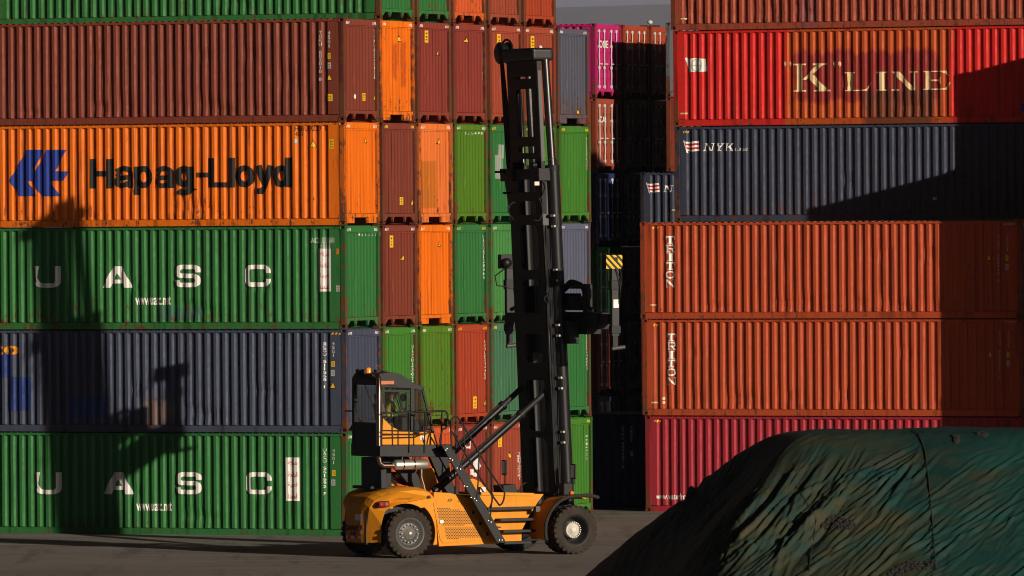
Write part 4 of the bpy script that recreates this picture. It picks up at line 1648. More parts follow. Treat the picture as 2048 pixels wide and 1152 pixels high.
cabpart('cab_floor', MB().box(rb[0], fb[0], CY + .06, -CY - .06, rb[1] - .04, rb[1] + .04), BK)
cabpart('front_panel', MB().box(fb[0] - .06, fb[0] - .02, CY + .06, -CY - .06, rb[1], fm[1] - .06), Y_)
# roof: domed slab falling towards the front
z1, z2 = rt[1] + .03, ft[1] + .04
rf = [(rt[0] - .06, z1), (rt[0] + .02, z1 + .13), (rt[0] + .35, z1 + .17), (rt[0] + .62, z1 + .12), (ft[0] - .2, z2 + .08), (ft[0] + .08, z2 + .01), (ft[0] + .05, z2 - .02), (rt[0] - .05, z1 - .02)]
cabpart('roof', MB().prism(rf, CY + .03, -CY - .03), DG, .03, 3)
a, b = h3(761, 769, CY), h3(788, 763, CY)
cabpart('lettering_panel', MB().box(a[0], b[0], CY - .005, CY + .03, a[1], b[1] + .02), plain('orange decal', (.45, .13, .035), .5))
gl, t_, p_ = newmat('cab glass')
for n_ in list(t_.nodes):
    t_.nodes.remove(n_)
tr = N(t_, 'ShaderNodeBsdfTransparent')
tr.inputs[0].default_value = (.72, .73, .70, 1)
gs = N(t_, 'ShaderNodeBsdfGlossy')
gs.inputs['Roughness'].default_value = .03
gs.inputs[0].default_value = (.9, .9, .9, 1)
mx = N(t_, 'ShaderNodeMixShader')
fz = N(t_, 'ShaderNodeLayerWeight')
fz.inputs[0].default_value = .25
t_.links.new(ramp(t_, fz.outputs[1], 0, 1, .04, .35), mx.inputs[0])
t_.links.new(tr.outputs[0], mx.inputs[1])
t_.links.new(gs.outputs[0], mx.inputs[2])
t_.links.new(mx.outputs[0], N(t_, 'ShaderNodeOutputMaterial').inputs[0])
wpoly = poly([(764, 774), (840, 777), (865, 864), (825, 864.5), (800, 861), (783, 853), (766, 836)], CY)
for yy in (CY + .015, -CY - .015):
    cabpart('side_window', MB().add([(x, yy, z) for x, z in wpoly], [tuple(range(len(wpoly)))]), gl)
cabpart('rear_window', MB().add([(rt[0] - .017, CY + .12, rb[1] + .56), (rt[0] - .017, -CY - .12, rb[1] + .56), (rt[0] - .017, -CY - .12, rt[1] - .12), (rt[0] - .017, CY + .12, rt[1] - .12)], [(0, 1, 2, 3)]), gl)
cabpart('windscreen', MB().add([(ft[0], CY + .06, ft[1]), (ft[0], -CY - .06, ft[1]), (fm[0], -CY - .06, fm[1]), (fm[0], CY + .06, fm[1])], [(0, 1, 2, 3)]), gl)
# seat, console, wiper, sun blind inside
sx, sz = h3(737, 852, .1)
seat = cabpart('seat', MB().box(-.12, .42, -.26, .26, rb[1] + .42, rb[1] + .56), SEATM, .05, 3)
MB().prism([(-.16, rb[1] + .5), (-.02, rb[1] + .5), (-.16, rb[1] + 1.08), (-.27, rb[1] + 1.06)], -.24, .24).build('backrest', SEATM, seat, .04, 3)
MB().prism([(-.24, rb[1] + 1.1), (-.14, rb[1] + 1.11), (-.18, rb[1] + 1.32), (-.28, rb[1] + 1.31)], -.14, .14).build('headrest', SEATM, seat, .03, 3)
MB().box(-.05, .3, -.2, .2, rb[1] + .04, rb[1] + .42).build('seat_base', BK, seat)
cabpart('console', MB().box(.18, .5, -.62, -.34, rb[1] + .1, rb[1] + .78).box(.62, .95, -.35, .35, rb[1] + .1, rb[1] + .62), DG, .03)
cabpart('steering_wheel', MB().tube([(.62 + .17 * math.cos(k * math.pi / 8) * .5, .17 * math.sin(k * math.pi / 8), rb[1] + .86 + .17 * math.cos(k * math.pi / 8) * .8) for k in range(17)], .016, 6).tube([(.62, 0, rb[1] + .86), (.74, 0, rb[1] + .6)], .03, 6), BK)
cabpart('wiper', MB().tube([hx(728, 765, 0), hx(748, 818, 0)], .012, 5), BK)
cabpart('stay_rod', MB().tube([hx(790, 785, -.4), hx(801, 822, -.4)], .015, 5), BK)
cabpart('fan', MB().lathe([(.0, -.05), (.1, -.04), (.11, 0), (.1, .04), (0, .05)], hx(806, 795, .1), 'x', 14), BK)
x, z = h3(846, 876, CY)
cabpart('warning_decal', MB().box(x - .09, x + .09, CY - .006, CY + .02, z - .045, z + .05), WHT)
# lamps, beacon, eye bolt and rails on the cab roof
for px, py, yl in ((718, 748, .5), (729, 748, .2), (768, 751, -.1), (754, 749, .4)):
    x, z = h3(px, py, yl)
    lm = part('work_lamp', MB().box(x - .06, x + .06, yl - .09, yl + .09, z - .02, z + .13), BK, None, .03, 2)
    MB().tube([(x, yl - .07, z - .12), (x, yl - .07, z), (x, yl + .07, z), (x, yl + .07, z - .12)], .012, 6).build('bracket', MU, lm)
bx_, bz_ = h3(737.5, 742, .1)
AMB, t_, p_ = newmat('amber beacon lens')
p_.inputs['Base Color'].default_value = (.85, .18, .01, 1)
p_.inputs['Roughness'].default_value = .2
p_.inputs['Emission Color'].default_value = (1, .25, .01, 1)
p_.inputs['Emission Strength'].default_value = .6  # faint glow stands in for sunlight on the amber lens
bc = part('beacon', MB().lathe([(.0, -.09), (.06, -.09), (.062, -.06), (.06, .05), (.04, .085), (0, .09)], (bx_, .1, bz_), 'z', 16), AMB)
MB().tube([(bx_, .1, bz_ - .22), (bx_, .1, bz_ - .085)], .03, 8).build('beacon_stem', BK, bc)
part('roof_rail', MB().tube([hx(725, 749, .55), hx(770, 748, .55), hx(800, 753, .55), hx(820, 765, .55)], .025, 6), BK)
part('roof_rail', MB().tube([hx(745, 752, -.55), hx(785, 753, -.55), hx(815, 766, -.55)], .025, 6), BK)
x, z = h3(815, 764, -.6)
part('eye_bolt', MB().tube([(x + .05 * math.cos(k * math.pi / 6), -.6, z + .05 * math.sin(k * math.pi / 6)) for k in range(13)], .014, 6).box(x - .03, x + .03, -.62, -.58, z - .14, z - .05), HUB)
part('mirror_arm', MB().tube([hx(703, 822, .8), hx(690, 822, 1.0)], .02, 6), BK)

# --- exhaust and muffler
ex = [hx(744, 750, -.72), hx(750, 750, -.75), hx(755, 752.5, -.8), hx(757.5, 758, -.86), hx(757.5, 800, -.9), hx(757.8, 915, -.95), hx(760, 926, -.95), hx(766, 931, -.95), hx(790, 931, -.95)]
part('exhaust_pipe', MB().tube(ex, .068, 14), EX)
a, b = h3(788, 931, -.95), h3(854, 927, -.95)
zz = (a[1] + b[1]) / 2
mu = part('muffler', MB().lathe([(.06, a[0] - .06), (.07, a[0] - .02), (.125, a[0]), (.135, a[0] + .03), (.135, b[0] - .03), (.12, b[0]), (0, b[0])], (0, -.95, zz), 'x', 28), MU)
for f in (.25, .58):
    xx = a[0] + (b[0] - a[0]) * f
    MB().lathe([(.137, xx - .018), (.144, xx - .016), (.144, xx + .016), (.137, xx + .018)], (0, -.95, zz), 'x', 28).tube([(xx, -.95, zz + .13), (xx, -.95, zz + .3)], .025, 6).build('strap', EX, mu)
part('exhaust_pipe', MB().tube([hx(842, 936, -.9), hx(842, 955, -.9), hx(846, 968, -.9), hx(850, 985, -.9)], .062, 12), EX)

# --- mast
MX = h3(1054, 985, 1.0)[0] + .09            # foot of the mast
TILT = math.atan(.042)
ZT = h3(1060, 97, 0)[1]


def mpt(dx, y, z):
    """a point of the mast frame: dx ahead of the mast centre plane, z height above ground"""
    return (MX - (z - 1.0) * math.tan(TILT) + dx, y, z)


def mbox(mb, dx0, dx1, y0, y1, z0, z1):
    vs = [mpt(dx0, y0, z0), mpt(dx1, y0, z0), mpt(dx1, y1, z0), mpt(dx0, y1, z0), mpt(dx0, y0, z1), mpt(dx1, y0, z1), mpt(dx1, y1, z1), mpt(dx0, y1, z1)]
    return mb.add(vs, [(0, 3, 2, 1), (4, 5, 6, 7), (0, 1, 5, 4), (1, 2, 6, 5), (2, 3, 7, 6), (3, 0, 4, 7)])


def zpx(py):
    return h3(1080, py, 0)[1]


mast = part('mast', MB(), BK) if False else None
ZO = zpx(338)
YO = 1.0
YFI = .44
YNI = -.54
YN = -.86
om = MB()
mbox(om, -.20, -.05, YFI, YO, .5, ZO)
mbox(om, -.20, .02, YN, YNI, .5, ZO)
# foot and cross ties with gussets
for z0, z1 in ((zpx(992), zpx(983)), (zpx(875), zpx(862)), (zpx(760), zpx(725)), (zpx(668), zpx(625)), (zpx(559), zpx(540)), (zpx(450), zpx(430)), (zpx(402), zpx(384)), (ZO - .28, ZO)):
    mbox(om, -.21, -.12, YN + .02, YO - .02, z0, z1)
MAST = part('outer_mast', om, BK, None, .012, 1)
# rounded window corners of the rear ties
for zc, up in ((zpx(862), 1), (zpx(875), -1), (zpx(725), 1), (zpx(540), 1), (zpx(559), -1), (zpx(430), 1), (zpx(450), -1), (zpx(402), -1)):
    for s in (-1, 1):
        mb = MB()
        yk = YFI if s > 0 else YNI
        P = [mpt(-.2, yk, zc), mpt(-.2, yk - s * .16, zc), mpt(-.2, yk - s * .05, zc + up * .06), mpt(-.2, yk, zc + up * .18)]
        Q = [mpt(-.13, yk, zc), mpt(-.13, yk - s * .16, zc), mpt(-.13, yk - s * .05, zc + up * .06), mpt(-.13, yk, zc + up * .18)]
        mb.add(P + Q, [(0, 1, 2, 3), (7, 6, 5, 4), (0, 4, 5, 1), (1, 5, 6, 2), (2, 6, 7, 3), (3, 7, 4, 0)])
        mb.build('gusset', BK, MAST)
# shoulder brackets at the top of the outer mast
for s in (-1, 1):
    y0, y1 = (YO - .4, YO + .3) if s > 0 else (YN - .12, YN + .3)
    mb = MB()
    mbox(mb, -.30, .1, y0, y1, ZO - .32, ZO + .02)
    mb.build('shoulder', BK if s > 0 else DG, MAST, .02, 2)
    mb = MB()
    ya, yb_ = (YO, YO + .26) if s > 0 else (YN, YN - .08)
    vs = [mpt(-.19, ya, ZO - .3), mpt(-.19, yb_, ZO - .3), mpt(-.19, ya, ZO - 1.35)]
    vs += [mpt(-.06, ya, ZO - .3), mpt(-.06, yb_, ZO - .3), mpt(-.06, ya, ZO - 1.35)]
    mb.add(vs, [(0, 1, 2), (5, 4, 3), (0, 3, 4, 1), (1, 4, 5, 2), (2, 5, 3, 0)])
    mb.build('brace', BK, MAST)
    MB().tube([mpt(-.3, s * .6, ZO + .1), mpt(.05, s * .6, ZO + .1)], .09, 10).build('lug', BK, MAST)
# grey plates that paint sunlight onto the right hand faces of the uprights
for s in (-1, 1):
    y = YN if s < 0 else YFI
    mb = MB()
    mbox(mb, -.18, .0 if s < 0 else -.06, y - .012, y - .002, 1.1, ZO - .35)
    mb.build('lit_face_plate', GR, MAST)

ZI0 = 1.7
im = MB()
YI = .92
mbox(im, -.15, -.02, .42, YI, ZI0, ZT - .2)
mbox(im, -.15, -.02, -.84, -.56, ZI0, ZT - .2)
for z0, z1 in ((zpx(178), zpx(158)), (zpx(293), zpx(274)), (zpx(318), zpx(306)), (ZT - .75, ZT - .2)):
    mbox(im, -.16, -.09, -.82, YI - .02, z0, z1)
IM = part('inner_mast', im, BK, None, .01, 1)
for zc, up in ((zpx(178), -1), (zpx(158), 1), (zpx(293), -1), (zpx(274), 1), (ZT - .75, -1)):
    for s in (-1, 1):
        yk = .42 if s > 0 else -.56
        P = [mpt(-.14, yk, zc), mpt(-.14, yk - s * .14, zc), mpt(-.14, yk - s * .045, zc + up * .05), mpt(-.14, yk, zc + up * .15)]
        Q = [mpt(-.08, yk, zc), mpt(-.08, yk - s * .14, zc), mpt(-.08, yk - s * .045, zc + up * .05), mpt(-.08, yk, zc + up * .15)]
        MB().add(P + Q, [(0, 1, 2, 3), (7, 6, 5, 4), (0, 4, 5, 1), (1, 5, 6, 2), (2, 6, 7, 3), (3, 7, 4, 0)]).build('gusset', BK, IM)
for s in (-1, 1):
    y = -.84 if s < 0 else .42
    mb = MB()
    mbox(mb, -.13, -.03, y - .010, y - .002, ZO + .2, ZT - .6)
    mb.build('lit_face_plate', GR, IM)  # pale plates colour the inner mast's side faces as sunlit
# lift chains seen through the windows
for y in (-.30, -.2):
    ch = MB()
    z = 1.4
    while z < ZT - .6:
        mbox(ch, .0, .05, y - (.022 if int(z * 12.5) % 2 else .03), y + (.022 if int(z * 12.5) % 2 else .03), z, z + .078)
        z += .08
    ch.build('chain', BK, IM)
GL = plain('lit guide rail', (.13, .128, .12), .5, 0, .3, 3, .3)  # pale guides added as the sunlit strips inside the mast windows
for y in (.16, -.02):
    mb = MB()
    mbox(mb, .02, .13, y, y + .035, 1.3, ZT - .5)
    mb.build('chain_guide', GL, IM)
# head beam with round ends, sheave drum at the far end
hb = MB()
mbox(hb, -.32, .32, -.95, .85, ZT - .34, ZT)
HB = hb.build('head_beam', BG, IM, .09, 4)
x0, y0, z0 = mpt(-.12, 1.12, ZT - .1)
MB().lathe([(0, -.16), (.25, -.16), (.3, -.12), (.26, -.06), (.26, .06), (.3, .12), (.25, .16), (0, .16)], (x0, y0, z0), 'x', 24).build('sheave', BG, HB)
MB().tube([(x0 + .1, y0 + .36 * math.cos(R(a)), z0 + .36 * math.sin(R(a))) for a in range(-20, 200, 15)], .03, 6).build('sheave_guard', BG, HB)
for dy in (-.22, -.13, -.05, .04):
    part('hose', MB().tube([(x0, y0 + .28 + dy * .4 - .1, z0), mpt(-.14, 1.18 + dy, ZT - 1.6), mpt(-.12, 1.16 + dy, ZO + .1), mpt(-.12, 1.0 + dy * .5, ZO - .35)], .024, 6), BK)
part('bolt_head', MB().ball(mpt(0, -.8, ZT + .01), .06, 6), HUB)
# lift cylinders ahead of the uprights
for s in (-1, 1):
    yy = s * .86
    b_ = part('lift_cylinder', MB().tube([mpt(.17, yy, 1.15), mpt(.17, yy, ZO + .05)], .185, 20), BG)
    MB().tube([mpt(.17, yy, 1.0), mpt(.17, yy, 1.25)], .2, 16).tube([mpt(.17, yy, ZO - .05), mpt(.17, yy, ZO + .1)], .195, 16).build('gland', BK, b_)
    q = mpt(.10, yy, ZT - .3)
    MB().tube([mpt(.17, yy, ZO), q], .105, 16).build('rod', CH, b_)
# hoses, clamps and cables along the near upright
for k in range(5):
    y = YN - .03
    d = -.17 + k * .04
    part('hose', MB().tube([mpt(d + random.uniform(-.02, .02), y - .02, z) for z in [1.2 + i * .75 for i in range(int((ZO - 1.8) / .75))]], .014, 5), BK)
for py in (442, 550, 660, 765, 873):
    z = zpx(py)
    cb = MB()
    mbox(cb, -.05, .2, YN - .2, YN, z - .17, z - .11)
    mbox(cb, -.05, .2, YN - .2, YN, z + .11, z + .17)
    mbox(cb, .15, .2, YN - .2, YN - .14, z - .11, z + .11)
    k_ = part('clamp_bracket', cb, DG)
    MB().ball(mpt(.05, YN - .21, z + .14), .035, 5).ball(mpt(.05, YN - .21, z - .14), .035, 5).build('bolt', HUB, k_)
for pts in ([(1094, 322), (1110, 316), (1113, 335), (1100, 345)], [(1078, 395), (1085, 420), (1079, 440), (1068, 440)], [(1030, 404), (1020, 410), (1018, 425), (1028, 440)], [(1095, 590), (1088, 598), (1097, 606), (1098, 585)], [(1075, 350), (1090, 372), (1083, 395), (1079, 400)]):
    part('cable', MB().tube([hx(a, b, -.95) for a, b in curve(pts)], .016, 5), BK)
x, z = h3(1074, 367, -.9)
part('label_plate', MB().box(x - .07, x + .07, -.9, -.88, z - .05, z + .05), HUB)
for px, py, l in ((990, 344, 22), (1006, 386, 20)):
    part('pin', MB().tube([hx(px, py, 1.0), hx(px + l, py, 1.0)], .03, 6), BK)

# tilt cylinders
for yl, a, b, c_, m1 in ((-.55, (868, 983), (1030, 838), (1092, 784), EX), (.75, (872, 935), (962, 853), (1044, 775), BK)):
    A, B_, E = Vector(hx(*a, yl)), Vector(hx(*b, yl)), Vector(hx(*c_, yl))
    tc_ = part('tilt_cylinder', MB().tube([A + (E - A) * .0, A + (E - A) * .78], .105, 16), BG)
    MB().tube([A + (E - A) * .76, A + (E - A) * .79], .125, 16).tube([A + (E - A) * .42, A + (E - A) * .435], .115, 16).build('gland', BK, tc_)
    MB().tube([A + (E - A) * .78, E], .075, 14).build('rod', DG, tc_)
    off = Vector((0, -.06, .13))
    MB().tube([A + (E - A) * .2 + off, A + (E - A) * .72 + off], .02, 6).build('pipe', DG, tc_)

# --- spreader in front of the mast
SXL = .95
ZB0, ZB1 = zpx(668), zpx(624)


def spt(dx, y, z):
    return mpt(dx, y, ZB1)[0], y, z


SP = MB()
X0 = MX - (ZB1 - 1) * math.tan(TILT) + .52
SP.box(X0, X0 + .45, -1.75, 1.75, ZB0, ZB1)
SP.box(X0, X0 + .38, -2.4, -1.7, ZB0 + .14, ZB1).box(X0, X0 + .38, 1.7, 2.4, ZB0 + .14, ZB1)
SP.box(X0 + .04, X0 + .34, -2.95, -2.35, ZB0 + .28, ZB1 - .04).box(X0 + .04, X0 + .34, 2.35, 2.95, ZB0 + .28, ZB1 - .04)
spr = part('spreader', SP, BK, None, .012, 1)
# carriage between mast and spreader
ca = MB()
ca.box(X0 - .5, X0 - .02, -.55, .55, ZB0 - .5, ZB1 + .7)
ca.box(X0 - .3, X0, -1.35, 1.35, ZB0 - .25, ZB0 + .35).box(X0 - .2, X0, -1.5, 1.5, ZB1 + .05, ZB1 + .5)
ca.box(X0 - .1, X0 + .1, -1.9, 1.9, ZB1 + .62, ZB1 + .75).box(X0 - .1, X0 + .1, -1.95, -1.75, ZB1, ZB1 + .75).box(X0 - .1, X0 + .1, 1.75, 1.95, ZB1, ZB1 + .75)
part('carriage', ca, BK, None, .012, 1)
mb = MB()
mb.box(X0 - .25, X0 + .1, -1.6, -1.25, ZB1 + .05, ZB1 + .42).box(X0 - .25, X0 + .1, -1.1, -.95, ZB1 + .1, ZB1 + .3)
mb.build('valve_block', DG, spr, .01, 1)
for s in (-1, 1):
    for k in range(3):
        ya = s * (1.0 + k * .1)
        pts = [(X0 - .2, s * .75, ZB1 + .5), (X0 - .25, s * 1.3, ZB1 + .7 + k * .06), (X0 - .2, s * (1.75 + k * .06), ZB1 + .75), (X0 - .15, s * (1.95 + k * .07), ZB1 + .55), (X0 - .1, s * (1.9 + k * .05), ZB1 + .2), (X0 - .1, s * (2.4), ZB1 + .05)]
        P3 = [Vector(p) for p in pts]
        out = []
        for i in range(len(P3) - 1):
            p0, p1, p2, p3_ = P3[max(0, i - 1)], P3[i], P3[i + 1], P3[min(len(P3) - 1, i + 2)]
            for q in range(5):
                t_ = q / 5
                out.append(.5 * (2 * p1 + (p2 - p0) * t_ + (2 * p0 - 5 * p1 + 4 * p2 - p3_) * t_ * t_ + (3 * p1 - p0 - 3 * p2 + p3_) * t_ ** 3))
        out.append(P3[-1])
        MB().tube(out, .04 if k else .06, 6).build('hose', BK, spr)
    # end arm hanging at each end, with head box on top and twistlocks below
    y0, y1 = sorted((s * 2.98, s * 3.12))
    xa = X0 + .06
    zt_, zb_ = zpx(538), zpx(697)
    arm = MB().box(xa, xa + .22, y0, y1, zb_ + .35, zt_ + .02).build('end_arm', plain('arm grey', (.018, .018, .018), .5, 0, .2, 3, .3), spr, .012, 1)
    MB().box(xa + .03, xa + .19, y0 + .02, y1 - .02, zb_, zb_ + .36).build('inner_tube', DG, arm, .01, 1)
    MB().box(xa - .02, xa + .25, y0 - .02, y1 + .02, zb_ + .42, zb_ + .62).build('sleeve', DG, arm, .01, 1)
    MB().box(xa - .02, xa + .25, y0 - .02, y1 + .02, zt_ - .55, zt_ - .3).build('sleeve', DG, arm, .01, 1)
    MB().tube([(xa + .02, (y0 + y1) / 2, zb_ + .02), (xa + .40, (y0 + y1) / 2, zb_ + .06)], .055, 10).build('twistlock', RIM, arm)
    hd_ = MB().box(xa - .18, xa + .30, y0 - .03, y1 + .03, zt_, zt_ + .38).build('arm_head', BK if s < 0 else DG, spr, .01, 1)
    if s < 0:
        # yellow and black warning stripes on the near head
        ye = y0 - .034
        sx0, sx1, sz0, sz1 = xa - .18, xa + .30, zt_ + .01, zt_ + .37
        mb = MB()
        for k in range(-2, 5):
            a = sx0 + k * .18
            pg = [(a + .36, sz0), (a + .45, sz0), (a + .09, sz1), (a, sz1)]
            # clip to the plate
            cl = []
            for i in range(4):
                cl.append(pg[i])

            def clip(pp, inside_, inter):
                o_ = []
                for i in range(len(pp)):
                    c1, c0 = pp[i], pp[i - 1]
                    if inside_(c1):
                        if not inside_(c0):
                            o_.append(inter(c0, c1))
                        o_.append(c1)
                    elif inside_(c0):
                        o_.append(inter(c0, c1))
                return o_
            for lim, sg in ((sx0, 1), (sx1, -1)):
                cl = clip(cl, lambda p: sg * (p[0] - lim) >= 0, lambda p, q: (lim, p[1] + (q[1] - p[1]) * (lim - p[0]) / (q[0] - p[0])))
                if not cl:
                    break
            if len(cl) > 2:
                mb.add([(x, ye, z) for x, z in cl], [tuple(range(len(cl)))])
        mb.build('warning_stripes', M_['yellow'], hd_)
        MB().box(xa + .06, xa + .16, ye - .012, ye - .003, sz1 - .16, sz1 - .06).build('sensor', BK, hd_)
        x = xa + .11
        MB().box(xa + .04, xa + .20, y0 - .008, y0 - .002, zt_ - 1.02, zt_ - .80).build('label_plate', WHT, arm)
        for k in (0, 1):
            MB().tube([(xa + .1 + k * .12, y0 - .03, zt_ + .02), (xa + .2 + k * .06, y0 - .08, zt_ - .25), (xa + .22, y0 - .05, zt_ - .6), (xa + .2, y0 - .03, zt_ - .9)], .015, 5).build('cable', BK, arm)
    else:
        MB().lathe([(0, -.08), (.12, -.08), (.14, 0), (.12, .08), (0, .08)], (xa - .05, y0 - .12, zt_ + .15), 'y', 16).build('cable_reel', BG, hd_)
        MB().tube([(xa - .1, y0 - .1, zt_), (xa - .35, y0, zt_ - .2), (xa - .3, y0, zt_ - .45), (xa, y0 - .05, zt_ - .5)], .018, 5).build('cable', BK, arm)

# mirrors and front lamps on the deck
for px, py, yl, top in ((1008.5, 935, .9, 983), (1147, 943, -1.55, 985)):
    x, z = h3(px, py, yl)
    hw = .075 if yl > 0 else .06
    mr = part('mirror', MB().box(x - .03, x + .03, yl - .12, yl + .12, z - .2, z + .2), BK, None, .05, 3)
    mi, t_, p_ = newmat('mirror glass')
    p_.inputs['Metallic'].default_value = 1
    p_.inputs['Roughness'].default_value = .05
    p_.inputs['Base Color'].default_value = (.8, .8, .8, 1)
    MB().box(x - .036, x - .031, yl - .09, yl + .09, z - .16, z + .17).build('mirror_glass', mi, mr)
    bx2, bz2 = h3(px - (8 if yl < 0 else -1), top, yl)
    MB().tube([(x + .02, yl, z - .15), (x + .02, yl, z - .3), (bx2, yl, bz2)], .018, 6).build('mirror_stem', BK, mr)
x, z = h3(1139, 986, -1.5)
hl = part('front_lamp', MB().box(x - .22, x + .06, -1.6, -1.3, z - .06, z + .26), BK, None, .03)
MB().lathe([(0, -.05), (.055, -.04), (.06, .0), (.05, .04)], (x, -1.62, z), 'y', 14).build('lamp_lens', plain('orange lens', (.8, .16, .02), .25), hl)
part('cable', MB().tube([hx(a, b, -1.2) for a, b in curve([(1108, 990), (1118, 972), (1135, 966), (1142, 975), (1130, 988)])], .03, 6), BK)
part('cable', MB().tube([hx(a, b, 0) for a, b in curve([(1052, 965), (1042, 972), (1041, 982), (1048, 986)])], .02, 6), BK)
for k in range(5):
    part('hose', MB().tube([hx(a + k * 3, b, -.1) for a, b in curve([(772, 945), (785, 960 - k * 3), (800, 966), (812, 970)])], .025, 6), BK)

# --- driver
DZ = rb[1]
drv = empty('person', HO + FW * .06 + Vector((0, 0, DZ + .56)), HD, 'driver in a yellow safety vest and dark cap sitting in the cab', 'person')
me = bpy.data.meshes.new('body')
J = [(0, 0, .08), (.03, 0, .30), (.10, 0, .52), (.13, 0, .60), (.16, 0, .70), (.17, 0, .80),
     (.07, .20, .50), (.16, .27, .26), (.42, .16, .28), (.07, -.20, .50), (.16, -.27, .26), (.42, -.16, .28),
     (.02, .10, .07), (.46, .11, .12), (.50, .11, -.36), (.02, -.10, .07), (.46, -.11, .12), (.50, -.11, -.36), (.62, .11, -.42), (.62, -.11, -.42), (.52, .13, .29), (.52, -.13, .29)]
E = [(0, 1), (1, 2), (2, 3), (3, 4), (4, 5), (2, 6), (6, 7), (7, 8), (2, 9), (9, 10), (10, 11), (0, 12), (12, 13), (13, 14), (0, 15), (15, 16), (16, 17), (14, 18), (17, 19), (8, 20), (11, 21)]
RR = [(.15, .16), (.13, .17), (.11, .18), (.055, .06), (.085, .075), (.09, .075), (.07, .07), (.048, .048), (.035, .035), (.07, .07), (.048, .048), (.035, .035), (.09, .09), (.07, .07), (.045, .045), (.09, .09), (.07, .07), (.045, .045), (.04, .035), (.04, .035), (.04, .022), (.04, .022)]
me.from_pydata([Vector(j) for j in J], E, [])
bo_ = bpy.data.objects.new('body', me)
C.objects.link(bo_)
sk = bo_.modifiers.new('skin', 'SKIN')
for i, v in enumerate(me.skin_vertices[0].data):
    v.radius = RR[i]
    v.use_root = i == 0
sb = bo_.modifiers.new('sub', 'SUBSURF')
sb.levels = sb.render_levels = 2
dg = bpy.context.evaluated_depsgraph_get()
bm2 = bpy.data.meshes.new_from_object(bo_.evaluated_get(dg))
bpy.data.objects.remove(bo_)
bm2.materials.clear()
SKIN = plain('skin', (.30, .15, .09), .6)
VEST = plain('safety vest', (.40, .40, .03), .7)
PANT = plain('dark trousers', (.02, .025, .05), .8)
for m_ in (SKIN, VEST, PANT):
    bm2.materials.append(m_)
for pg in bm2.polygons:
    c_ = pg.center
    pg.use_smooth = True
    pg.material_index = 2 if (c_.z < .14 and not (c_.z > .2)) else (1 if c_.z < .585 and not (c_.x > .38 and c_.z > .2) else 0)
link('body', bm2, None, drv)
MB().ball((.165, 0, .745), .105, 10, (1.02, .85, 1.15)).build('head', SKIN, drv)
hd = MB().ball((.272, 0, .735), .018, 6, (1.1, .8, 1.3)).ball((.15, .09, .74), .03, 6, (.6, .4, 1)).ball((.15, -.09, .74), .03, 6, (.6, .4, 1))
hd.build('face', SKIN, drv)
MB().ball((.255, .034, .765), .012, 6).ball((.255, -.034, .765), .012, 6).build('eye', BK, drv)
MB().ball((.15, 0, .79), .118, 10, (1.0, .9, .85)).prism([(.18, .80), (.31, .79), (.31, .80), (.18, .83)], -.07, .07).build('cap', plain('dark cap', (.015, .015, .017), .8), drv)
for f in (.30, .42):
    MB().lathe([(.178, -.02), (.18, 0), (.178, .02)], (.06 + (f - .3) * .35, 0, f), 'z', 20).build('reflective_band', plain('reflective band', (.6, .6, .58), .4), drv).scale = (.78, 1.02, 1)
# ------------------------------------------------------------------ stockpile under a tarpaulin
SC_T = FPX / 20000
AX, AY, HT = 6.15, 215.0 * SC_T, 4.2
TP = Vector((AX, AY, 0))


def heap(x, y):
    dx, dy = x - AX, y - AY
    pl = [0.0, 1.08 * (-.970 * dx - .242 * dy) - .12, .65 * (-.052 * dx - .999 * dy) - .1, .95 * (dy - 2.0), .8 * (dx - 16)]
    pl[1] += .10 * math.sin(dy * 1.1 + 1) + .12 * noise.noise(Vector((x * .3, y * .3, 9)))
    k = 5.5
    m_ = max(pl)
    s = m_ + math.log(sum(math.exp(k * (a - m_)) for a in pl)) / k
    z = HT - s + .10
    z += .06 * noise.noise(Vector((x * .45, y * .5, 3.3))) + .03 * noise.noise(Vector((x * 1.1, y * 1.3, 1.3)))
    return z


def ridged(x, y, z):
    return 1 - abs(noise.noise(Vector((x, y, z)))) * 2


